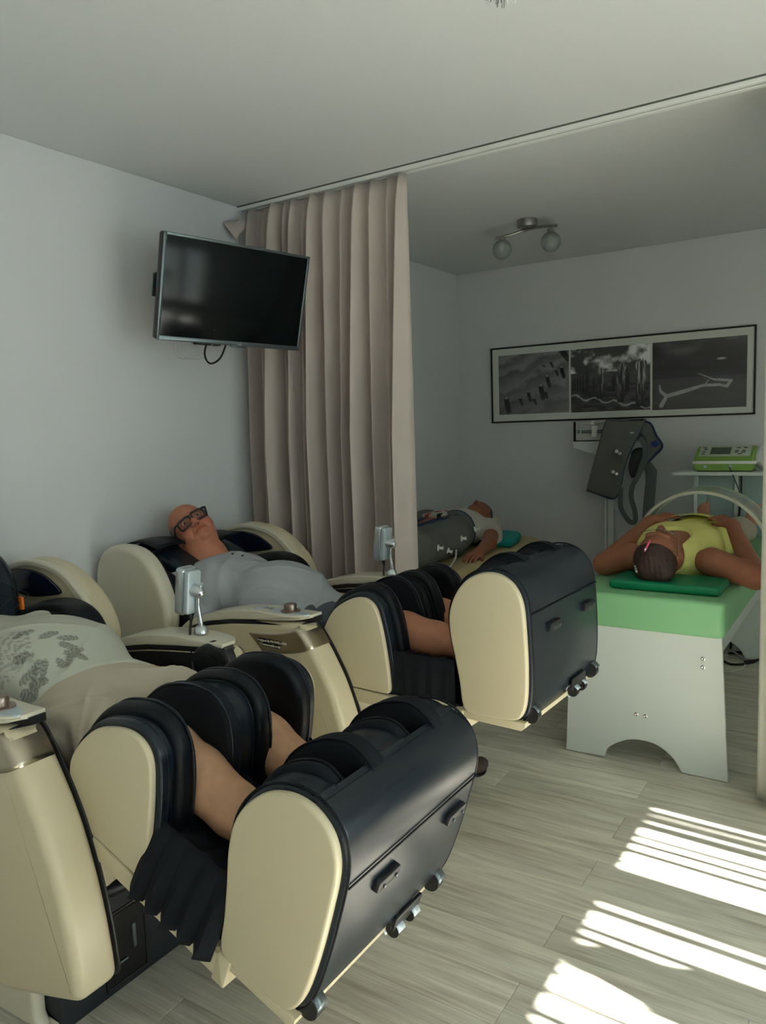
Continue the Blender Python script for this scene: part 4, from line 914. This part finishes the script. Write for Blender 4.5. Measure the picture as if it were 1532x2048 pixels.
# ---- ceiling light with two globes
thing('ceiling_light', 'steel ceiling spotlight bar with two crackle glass globes', 'lamp', (-1.80, 4.41, H))
mk('canopy', *lathe([(.058, -.042), (.060, -.036), (.060, 0), (.001, 0)], (-1.80, 4.41, H)), brassm)
mk('bar', *tube(spline([(-1.985, 4.362, H - .085), (-1.90, 4.385, H - .075), (-1.80, 4.41, H - .055), (-1.70, 4.392, H - .058), (-1.605, 4.37, H - .072)], 6, False), .009, 8), brassm)
for gx, gy in ((-1.945, 4.372), (-1.645, 4.380)):
    s_ = mk('socket', *lathe([(.010, 0), (.020, -.008), (.022, -.03), (.001, -.03)], (gx, gy, H - .078)), brassm)
    pf = [(.022, .052)] + [(.058 * math.cos(a), .058 * math.sin(a)) for a in np.linspace(1.15, -1.5, 16)] + [(.001, -.058)]
    pi = [(.020, .050)] + [(.055 * math.cos(a), .055 * math.sin(a)) for a in np.linspace(1.15, -1.5, 16)] + [(.001, -.055)]
    g_ = mk('globe', *lathe(pf + pi[::-1], (gx, gy, H - .155)), cglass, ang=None)
    mk('bulb', *lathe([(.008, .04), (.014, .03), (.016, .012), (.010, -.008), (.001, -.012)], (gx, gy, H - .155)), mat('bulb_glass', (.7, .7, .65), .2), g_)
base()
# ---- pendant at the top edge
thing('pendant_lamp', 'round pendant of fine metal tufts at the top edge of the picture', 'lamp', (-.70, 1.6, H))
mk('cord', *tube([(-.70, 1.60, H), (-.70, 1.60, 2.45)], .003, 6), brassm)
mk('core', *lathe([(.03 * math.sin(t) + .0005, -.03 * math.cos(t)) for t in np.linspace(0, math.pi, 9)], (-.70, 1.60, 2.452)), brassm)
r_ = random.Random(4); P_ = []
for i in range(420):
    d = Vector((r_.gauss(0, 1), r_.gauss(0, 1), r_.gauss(0, 1))).normalized(); e = Vector((r_.gauss(0, 1), r_.gauss(0, 1), r_.gauss(0, 1))).normalized()
    c0_ = Vector((-.70, 1.6, 2.452)); P_.append(tube([c0_ + d * .025, c0_ + d * .052 + e * .006, c0_ + d * .068 + e * .012], .0013, 4))
t_ = mk('tufts', *join(P_), brassm); t_['kind'] = 'stuff'
base()
# ---- framed triptych
thing('framed_picture', 'long black-framed print of three grey beach photographs', 'picture', (-1.66, YF, 1.495))
FX0, FX1, FZ0, FZ1 = -2.605, -.715, 1.497, 2.078
mk('frame', *join([box(FX0, FX1, YF - .022, YF - .002, FZ0, FZ0 + .012), box(FX0, FX1, YF - .022, YF - .002, FZ1 - .012, FZ1), box(FX0, FX0 + .012, YF - .022, YF - .002, FZ0, FZ1), box(FX1 - .012, FX1, YF - .022, YF - .002, FZ0, FZ1)]), dark, smooth=False)
mk('mount', *box(FX0 + .01, FX1 - .01, YF - .012, YF - .003, FZ0 + .01, FZ1 - .01, .0005), mount, smooth=False)
def vnoise(x, y, seed, oct=5, lac=2.0):
    r = np.random.RandomState(seed); out = 0; a = 1; tot = 0
    for o in range(oct):
        g = r.rand(64, 64); xi = np.floor(x).astype(int); yi = np.floor(y).astype(int); fx = x - xi; fy = y - yi; fx = fx * fx * (3 - 2 * fx); fy = fy * fy * (3 - 2 * fy)
        G = lambda i, j: g[i % 64, j % 64]
        out = out + a * ((G(xi, yi) * (1 - fx) + G(xi + 1, yi) * fx) * (1 - fy) + (G(xi, yi + 1) * (1 - fx) + G(xi + 1, yi + 1) * fx) * fy); tot += a; a *= .5; x = x * lac; y = y * lac
    return out / tot
def photo(name, x0, x1, z0, z1, fn, nx=230, nz=180):
    X, Z = np.meshgrid(np.linspace(0, 1, nx), np.linspace(0, 1, nz), indexing='ij'); V = np.stack([x0 + (x1 - x0) * X, np.full_like(X, YF - .0125), z0 + (z1 - z0) * Z], -1).reshape(-1, 3)
    I = np.arange(nx * nz).reshape(nx, nz); F = np.stack([I[:-1, :-1], I[1:, :-1], I[1:, 1:], I[:-1, 1:]], -1).reshape(-1, 4)
    g = np.clip(fn(X, Z), 0, 1).reshape(-1); c = (g ** 1.6)[:, None] * np.array([.80, .82, .84]) + .005
    mk(name, V, F, art, cols=c, smooth=False)
def seg(X, Z, a, b, asp=1.25):
    ax, az = a; bx, bz = b; dx, dz = (bx - ax) * asp, bz - az; t = np.clip((((X - ax) * asp) * dx + (Z - az) * dz) / (dx * dx + dz * dz + 1e-9), 0, 1)
    return np.hypot((X - ax) * asp - t * dx, Z - az - t * dz), t
def p1(X, Z):
    w = vnoise(X * 5 + Z * 3, Z * 9 - X * 6, 1); g = .40 + .16 * (w - .5) + .08 * np.sin(30 * (Z * .8 - X * .35 + .25 * w)) * (.4 + .6 * Z); g -= .06 * (1 - X)
    for x, z, s in ((.11, .27, .07), (.31, .27, .035), (.43, .36, .045), (.51, .25, .03), (.61, .45, .065), (.67, .36, .035), (.70, .60, .05), (.82, .70, .03), (.90, .73, .05), (.75, .84, .03), (.64, .80, .015)):
        d, t = seg(X, Z, (x + .01, z - s * 1.2), (x + .03, z - s * 3.0)); g = np.where(d < s * .75, g * (.25 + .55 * np.clip(d / (s * .75), 0, 1) ** 2), g)
        d, t = seg(X, Z, (x, z), (x + .006, z - s * 1.3)); g = np.where(d < s * .62, .08, g)
        e = ((X - x) * 1.25 / (s * .62)) ** 2 + ((Z - z - s * .2) / (s * .38)) ** 2; g = np.where(e < 1, .58 - .35 * e, g)
    d, _ = seg(X, Z, (.90, 1.0), (.99, .86)); return np.where(d < .045, g * .35, g)
def p2(X, Z):
    cl = vnoise(X * 5, Z * 5, 5); g = np.where(cl > .56, .25 + (cl - .56) * 4.6, .17 + .1 * cl); g = np.where(Z < .62, .2 + .10 * vnoise(X * 9, Z * 20, 7), g)
    s = vnoise(X * 10, Z * 24, 8); sea = .17 + .32 * (s - .4); fo = np.abs(Z - (.26 - .22 * X + .03 * np.sin(X * 25))) < .014 + .03 * (s - .5); sea = np.where(fo, .62, sea); g = np.where(Z < .42, sea, g)
    for x, zb, zt, w in ((.03, .34, .55, .013), (.06, .34, .55, .013), (.09, .33, .55, .014), (.125, .33, .56, .015), (.16, .32, .57, .016), (.21, .26, .64, .028), (.30, .34, .55, .016), (.38, .20, .66, .045), (.55, .30, .56, .028), (.64, .13, .70, .058), (.72, .3, .62, .03), (.88, .06, .76, .07)):
        e = np.abs(X - x - .02 * (Z - zb)) < w * (.85 + .15 * np.sin(Z * 30)); top_ = zt + .03 * np.sin(X * 160); t = vnoise(X * 60, Z * 6, int(x * 100)); lit = .10 + (np.clip((t - .42) * 4, 0, 1) * .6 * (w > .04) + .08) * np.clip((Z - zb) * 2.2, 0, 1)
        g = np.where(e & (Z > zb) & (Z < top_), lit, g)
    return g
def p3(X, Z):
    c = vnoise(X * 3 + 1, Z * 7, 11); g = np.where(Z > .55, .10 + .50 * np.clip(c - .35, 0, 1) * (.25 + 1.6 * np.clip(Z - .55, 0, 1)) + .25 * X * (Z - .5), .22 + .06 * (vnoise(X * 4, Z * 14, 12)) - .10 * np.abs(Z - .2)); g = np.where((Z > .46) & (Z < .56), .13 + .05 * c, g)
    e = ((X - .74) / .05) ** 2 + ((Z - .70) / .018) ** 2; g = np.where(e < 1, .75 - .3 * e, g)
    W_ = lambda a, b, w0, w1: seg(X, Z, a, b)[0] < w0 + (w1 - w0) * seg(X, Z, a, b)[1]
    for a, b, w0, w1 in (((.10, .06), (.16, .20), .020, .017), ((.16, .20), (.09, .28), .018, .013), ((.09, .28), (.08, .36), .012, .007), ((.16, .20), (.38, .27), .019, .018), ((.38, .27), (.55, .33), .018, .013), ((.55, .33), (.72, .33), .013, .012), ((.72, .33), (.80, .30), .012, .013), ((.80, .30), (.84, .38), .013, .014), ((.84, .38), (.66, .41), .012, .008), ((.66, .41), (.50, .51), .007, .003), ((.57, .33), (.61, .41), .006, .003)):
        m_ = W_(a, b, w0 * 1.5, w1 * 1.5); g = np.where(m_, .62 + .25 * (vnoise(X * 40, Z * 40, 3) - .5), g)
    return g
photo('left_photograph', -2.542, -1.975, 1.560, 2.016, p1); photo('middle_photograph', -1.962, -1.388, 1.556, 2.016, p2); photo('right_photograph', -1.373, -.768, 1.550, 2.016, p3)
base()
# ---- green couch
thing('treatment_couch', 'green padded couch on white end panels under the woman', 'bed', (-.835, 4.2, 0))
def panel(y0, y1):
    arc = [(-1.000, .004), (-.986, .046), (-.941, .082), (-.887, .107), (-.834, .113), (-.771, .104), (-.709, .062), (-.672, .004)]
    P = [(-1.176, .002)] + arc + [(-.492, .002), (-.522, .605), (-1.150, .605)]
    return prism(np.array([P[0]] + spline(arc, 4, False).tolist() + P[-3:]), y0, y1, .0015, 1)
ep = mk('end_panel', *panel(3.262, 3.282), white); mk('end_panel', *panel(5.05, 5.07), white)
for x, z in ((-.859, .227), (-.821, .225), (-.592, .51), (-.592, .474), (-1.08, .51), (-1.08, .474)):
    mk('screw', *lathe([(.0085, 0), (.0085, .003), (.005, .0045), (.001, .003)], (x, 3.262, z), (0, -1, 0), 12), chrome, ep)
mk('stretcher', *box(-.850, -.830, 3.282, 5.05, .14, .30, .001), white); mk('side_board', *box(-.60, -.582, 3.282, 5.05, .43, .60, .001), white); mk('side_board', *box(-1.09, -1.072, 3.282, 5.05, .43, .60, .001), white)
mk('mattress', *prism(rect(-1.155, -.512, 3.25, 5.16, .03, 4), .600, .752, .018, 4, 'z'), green)
base()
top(mk('pillow', *prism(rect(-1.005, -.545, 3.345, 3.60, .02, 4), .753, .792, .014, 4, 'z'), green2), "flat dark green pillow under the woman's head", 'pillow')
FR['par'] = None
def hoop(y, r0, dy=.03):
    pf = [(r0, -dy), (r0 + .014, -dy), (r0 + .014, dy), (r0, dy)]; n = 48; V = []; F = []; a0 = -math.asin(.031 / r0)
    for i in range(n + 1):
        t = a0 + (math.pi - 2 * a0) * i / n
        for r, h in pf: V.append((-.772 + r * math.cos(t), y + h, .785 + r * math.sin(t)))
    for i in range(n):
        for j in range(4): F.append([i * 4 + j, i * 4 + (j + 1) % 4, (i + 1) * 4 + (j + 1) % 4, (i + 1) * 4 + j])
    F += [[0, 1, 2, 3], [n * 4 + j for j in (3, 2, 1, 0)]]
    return V, F
thing('magnetic_hoop', "cream ring applicator arching over the woman's waist", 'hoop', (-.772, 4.25, .753))
hm = mat('hoop_plastic', (.58, .58, .46), .4)
mk('ring', *hoop(4.13, .322, .014), hm); mk('ring', *hoop(4.36, .322, .014), hm)
mk('ring_shell', *hoop(4.245, .330, .108), mat('clear_shell', (.75, .82, .78), .15, trans=.9, ior=1.08))
base()
# ---- beige bed by the wall
thing('treatment_bed', 'beige padded bed on an orange wooden frame along the far left wall', 'bed', (-2.41, 4.2, 0))
mk('mattress', *prism(spline([(-2.83, 3.27), (-2.06, 3.27), (-2.03, 3.31), (-2.03, 4.3), (-2.03, 5.05), (-2.08, 5.24), (-2.22, 5.32), (-2.6, 5.32), (-2.82, 5.28), (-2.84, 5.1), (-2.84, 3.3)], 5), .575, .660, .03, 5, 'z'), yellowv)
for x0, x1, y0, y1 in ((-2.12, -2.09, 3.3, 5.1), (-2.76, -2.73, 3.3, 5.1)): mk('side_rail', *box(x0, x1, y0, y1, .46, .575, .003), wood)
for y0 in (3.34, 4.80): mk('cross_rail', *box(-2.73, -2.12, y0, y0 + .03, .46, .57, .003), wood)
for x in (-2.13, -2.77):
    for y in (3.45, 4.15, 4.88): mk('leg', *box(x, x + .05, y, y + .06, 0, .46, .004), wood)
mk('lower_board', *box(-2.74, -2.12, 3.5, 4.9, .20, .23, .003), wood)
mk('bed_clamp', *join([box(-2.09, -2.04, 4.50, 4.72, .535, .560, .004), box(-2.06, -2.03, 4.70, 4.72, .535, .60, .003), box(-2.06, -2.03, 4.50, 4.52, .535, .575, .003)]), yellowv)
base()
top(mk('pillow', *prism(spline([(-2.72, 4.80), (-2.14, 4.72), (-2.08, 4.78), (-2.16, 5.10), (-2.30, 5.18), (-2.70, 5.2), (-2.76, 5.1)], 4), .661, .715, .022, 5, 'z'), teal), 'teal pillow under the head on the beige bed', 'pillow')
FR['par'] = None
# ---- medical scale with garment
thing('column_scale', 'white medical column scale standing behind the hanging garment', 'scale', (-1.65, 5.50, 0))
mk('base_plate', *box(-1.80, -1.46, 5.20, 5.58, .0, .06, .01, .02), white); mk('column', *tube([(-1.672, 5.50, .06), (-1.672, 5.50, 1.30)], .012, 10), white); mk('column', *box(-1.648, -1.612, 5.485, 5.515, .06, 1.30, .004), white)
mk('beam_housing', *prism(np.array([(-1.892, 1.300), (-1.715, 1.244), (-1.56, 1.235), (-1.36, 1.285), (-1.36, 1.345), (-1.892, 1.350)]), 5.44, 5.50, .006, 2), white)
sf = mk('beam_frame', *join([box(-1.882, -1.870, 5.43, 5.445, 1.346, 1.486, .001), box(-1.882, -1.36, 5.43, 5.445, 1.346, 1.352, .001)]), dark, smooth=False)
mk('upper_beam', *box(-1.85, -1.40, 5.455, 5.465, 1.470, 1.480, .001), silverp); mk('lower_beam', *join([box(-1.86, -1.40, 5.455, 5.465, 1.418, 1.424, .001), box(-1.86, -1.40, 5.455, 5.465, 1.404, 1.410, .001)]), gun)
mk('back_board', *box(-1.872, -1.36, 5.47, 5.475, 1.352, 1.486, .001), mat('scale_back', (.50, .52, .49), .6)); mk('poise', *box(-1.752, -1.718, 5.44, 5.466, 1.375, 1.455, .003), whitep); mk('poise', *box(-1.762, -1.742, 5.445, 5.466, 1.462, 1.49, .003), whitep)
mk('beam_post', *box(-1.842, -1.832, 5.45, 5.468, 1.40, 1.486, .001), silverp)
base()
thing('compression_garment', 'grey compression garment hanging from the scale in front of the wall', 'garment', (-1.55, 5.40, .95))
def gar(name, P, y0, y1, m, bev=.01, k=4, par=None): return mk(name, *prism(spline(P, k) if k > 1 else np.array(P), y0, y1, bev, 4), m, par)
gp = gar('front_panel', [(-1.634, 1.486), (-1.698, 1.266), (-1.738, 1.13), (-1.772, 1.00), (-1.760, .994), (-1.717, .981), (-1.628, .954), (-1.582, .944), (-1.562, .955), (-1.54, .99), (-1.522, 1.055), (-1.498, 1.177), (-1.45, 1.298), (-1.403, 1.39), (-1.365, 1.475), (-1.38, 1.494), (-1.60, 1.492)], 5.365, 5.40, clothg, .012, 3)
v, f = tube(spline([(-1.772, 5.380, .998), (-1.70, 5.378, .975), (-1.628, 5.378, .950), (-1.582, 5.378, .942), (-1.556, 5.378, .958), (-1.535, 5.378, 1.0)], 4, False), .006, 6); mk('hem', v, f, navy, gp)
mk('hem', *tube(spline([(-1.524, 5.378, 1.04), (-1.498, 5.378, 1.177), (-1.45, 5.376, 1.298), (-1.403, 5.376, 1.39), (-1.382, 5.376, 1.44)], 4, False), .005, 6), navy, gp)
for x, z in ((-1.554, 1.275), (-1.579, 1.132)):
    mk('hose_valve', *lathe([(.014, 0), (.013, .006), (.006, .010), (.008, .026), (.001, .028)], (x, 5.366, z), (.4, -1, -.2), 10), whitep, gp); mk('hose_valve', *lathe([(.010, 0), (.010, .02), (.001, .022)], (x + .02, 5.366, z - .018), (.8, -1, .3), 10), whitep, gp)
mk('label_tab', *box(-1.46, -1.435, 5.360, 5.366, 1.395, 1.405, .001), silverp, gp)
gar('side_panel', [(-1.388, 1.478), (-1.345, 1.462), (-1.315, 1.43), (-1.292, 1.37), (-1.252, 1.304), (-1.301, 1.244), (-1.341, 1.203), (-1.375, 1.145), (-1.405, 1.10), (-1.43, 1.09), (-1.415, 1.176), (-1.372, 1.275), (-1.365, 1.35), (-1.40, 1.40)], 5.385, 5.422, clothg, .014, 3)
mk('hem', *tube(spline([(-1.37, 5.384, 1.475), (-1.325, 5.384, 1.455), (-1.292, 5.384, 1.38), (-1.250, 5.384, 1.304), (-1.301, 5.384, 1.240), (-1.341, 5.384, 1.198)], 4, False), .007, 6), navy, None); mk('blue_patch', *prism(np.array([(-1.325, 1.335), (-1.29, 1.345), (-1.268, 1.315), (-1.295, 1.298), (-1.325, 1.31)]), 5.378, 5.384, .002, 1), mat('blue_patch', (.01, .03, .16), .6))
mk('dark_lining', *prism(spline([(-1.452, 1.279), (-1.39, 1.288), (-1.385, 1.175), (-1.42, 1.11), (-1.455, 1.085), (-1.475, 1.105), (-1.486, 1.175)], 4), 5.408, 5.424, .005, 2), mat('garment_dark', (.03, .035, .035), .8))
gar('strap', [(-1.375, 1.180), (-1.345, 1.205), (-1.30, 1.155), (-1.292, 1.12), (-1.304, .936), (-1.322, .80), (-1.350, .70), (-1.394, .62), (-1.378, .934), (-1.365, 1.073)], 5.395, 5.412, mat('strap_grey', (.09, .11, .11), .75), .004, 3)
lp = spline([(-1.527, 1.02), (-1.530, .90), (-1.505, .835), (-1.462, .782), (-1.428, .790), (-1.432, .865), (-1.455, .95), (-1.447, 1.03), (-1.405, 1.11), (-1.365, 1.22), (-1.37, 1.32), (-1.40, 1.36)], 5, False)
t__ = np.gradient(lp, axis=0); t__ /= np.linalg.norm(t__, axis=1)[:, None]; nn_ = np.stack([-t__[:, 1], t__[:, 0]], 1) * .017
mk('strap', *prism(np.vstack([lp + nn_, (lp - nn_)[::-1]]), 5.372, 5.378, .001, 1), MATS['strap_grey'])
base()
# ---- glass trolley and device
thing('equipment_trolley', 'white shelf trolley with frosted glass panels against the far wall', 'trolley', (-.75, 5.38, 0))
for x in (-1.015, -.775, -.40):
    for y in (5.22, 5.50): mk('post', *box(x, x + .022, y, y + .022, 0, 1.125, .003), white)
mk('top_shelf', *box(-1.135, -.30, 5.14, 5.54, 1.125, 1.146, .003), white)
for z in (.10, .62): mk('shelf', *box(-1.0, -.40, 5.22, 5.52, z, z + .010, .002), tglass)
mk('glass_panel', *box(-.992, -.776, 5.228, 5.234, .12, 1.12, .001), tglass); mk('glass_panel', *box(-.752, -.402, 5.228, 5.234, .12, 1.12, .001), tglass)
base()
thing('therapy_device', 'lime green therapy device with grey control panel on the trolley', 'device', (-.83, 5.28, 1.146))
mk('body', *prism(np.array([(5.20, 1.152), (5.20, 1.212), (5.225, 1.235), (5.34, 1.300), (5.40, 1.300), (5.42, 1.16)]), -1.02, -.665, .018, 4, 'x'), dev)
mk('white_band', *prism(np.array([(5.196, 1.195), (5.196, 1.213), (5.43, 1.216), (5.43, 1.195)]), -1.022, -.650, .004, 2, 'x'), whitep); mk('side_shell', *prism(np.array([(5.21, 1.205), (5.34, 1.300), (5.42, 1.300), (5.45, 1.16), (5.40, 1.155)]), -.668, -.63, .014, 3, 'x'), whitep)
sl_n = np.array([0, -(.066), .115]); sl_n /= np.linalg.norm(sl_n); sl_u = np.array([0, .115, .066]); sl_u /= np.linalg.norm(sl_u); pc = np.array([-.842, 5.282, 1.270])
def DX(v): v = np.asarray(v); return pc + v[:, :1] * np.array([1, 0, 0]) + v[:, 1:2] * sl_u + v[:, 2:3] * sl_n
def dbox(*a): v, f = box(*a); return DX(v), f
cp = mk('control_panel', *dbox(-.150, .150, -.056, .060, -.003, .004, .002), devp); mk('display', *dbox(-.085, .035, -.040, .040, .003, .006, .001), lcd, cp)
for x, y in ((-.125, .038), (-.118, .018), (-.125, -.012), (-.125, -.038), (.075, .035), (.115, .035), (.070, .0), (.110, .0), (.068, -.018), (.108, -.018), (.09, -.038)): mk('button', *dbox(x - .011, x + .011, y - .005, y + .005, .003, .0065, .001), gun, cp)
for x in (-.945, -.800): mk('socket', *lathe([(.012, 0), (.010, .006), (.001, .007)], (x, 5.198, 1.178), (0, -1, 0), 12), silverp)
mk('foot_strip', *box(-1.0, -.68, 5.22, 5.40, 1.146, 1.154, .002), blackp)
base()
top(mk('cable', *tube(spline([(-.800, 5.185, 1.176), (-.78, 5.15, 1.14), (-.754, 5.12, 1.09), (-.725, 5.12, 1.02), (-.70, 5.14, .97)], 5, False), .004, 6), mat('cable_grey', (.08, .10, .10), .5)), 'grey lead hanging from the green device', 'cable')
top(mk('cable', *tube(spline([(-.735, 5.21, 1.12), (-.735, 5.205, 1.0), (-.745, 5.205, .85), (-.76, 5.205, .70), (-.765, 5.205, .45), (-.77, 5.21, .2), (-.78, 5.2, .012)], 5, False), .007, 6), cable), 'black power cable running down the front of the trolley', 'cable')
top(mk('cable', *join([tube(spline([(-.80, 4.96, .008), (-.72, 4.88, .008), (-.62, 4.98, .008), (-.60, 5.15, .008), (-.68, 5.14, .02), (-.76, 5.12, .008)], 5, False), .007, 6), tube(spline([(-.66, 4.93, .02), (-.60, 5.05, .008), (-.64, 5.12, .02), (-.78, 5.10, .01)], 5, False), .006, 6)]), cable), 'black cable coiled on the floor under the green couch', 'cable')
top(mk('cable', *tube(spline([(-.82, 4.78, .006), (-.72, 4.74, .006), (-.66, 4.85, .006), (-.67, 5.02, .006), (-.76, 5.10, .03)], 5, False), .005, 6), cablew), 'white cable curling on the floor under the green couch', 'cable')
# ---- dark slipper behind the nearer leg rest
thing('slipper', 'dark brown slipper on the floor beyond the nearer leg rest', 'shoe', (-1.46, 2.88, 0))
def slp(p):
    d = sm(.03, ell(p, (-1.43, 2.87, .028), (.040, .062, .030)), ell(p, (-1.52, 2.93, .018), (.07, .045, .018), rotm(0, 0, -.6)), ell(p, (-1.575, 2.97, .016), (.042, .036, .015))); d = smax(d, -ell(p, (-1.56, 2.955, .045), (.08, .035, .028), rotm(0, 0, -.6)), .006); return smax(d, .0035 - p[:, 2], .002)
sdf('upper', slp, (-1.66, 2.78, 0), (-1.36, 3.04, .09), .003, mat('brown_felt', (.06, .045, .035), .8))
mk('sole', *prism(spline([(-1.392, 2.86), (-1.41, 2.815), (-1.45, 2.82), (-1.53, 2.875), (-1.60, 2.94), (-1.615, 2.985), (-1.58, 3.0), (-1.50, 2.97), (-1.42, 2.925)], 4), 0, .008, .002, 2, 'z'), blackp)
base()
# ---- unseen lamp-shaped blocker, added to cast the shadow in the sun patch
thing('shadow_blocker', 'tapered cloth shadow caster on a pole, added out of view by the windows', 'lamp', (1.25, 1.87, 0))
mk('base', *lathe([(.14, 0), (.14, .015), (.02, .03), (.001, .03)], (1.25, 1.87, 0)), gun); mk('pole', *tube([(1.25, 1.87, .02), (1.25, 1.87, 1.5)], .011, 8), gun)
mk('blocker_cone', *lathe([(.13, 1.20), (.05, 1.545), (.045, 1.545), (.125, 1.20)], (1.25, 1.87, 0), n=40), curtw)
base()
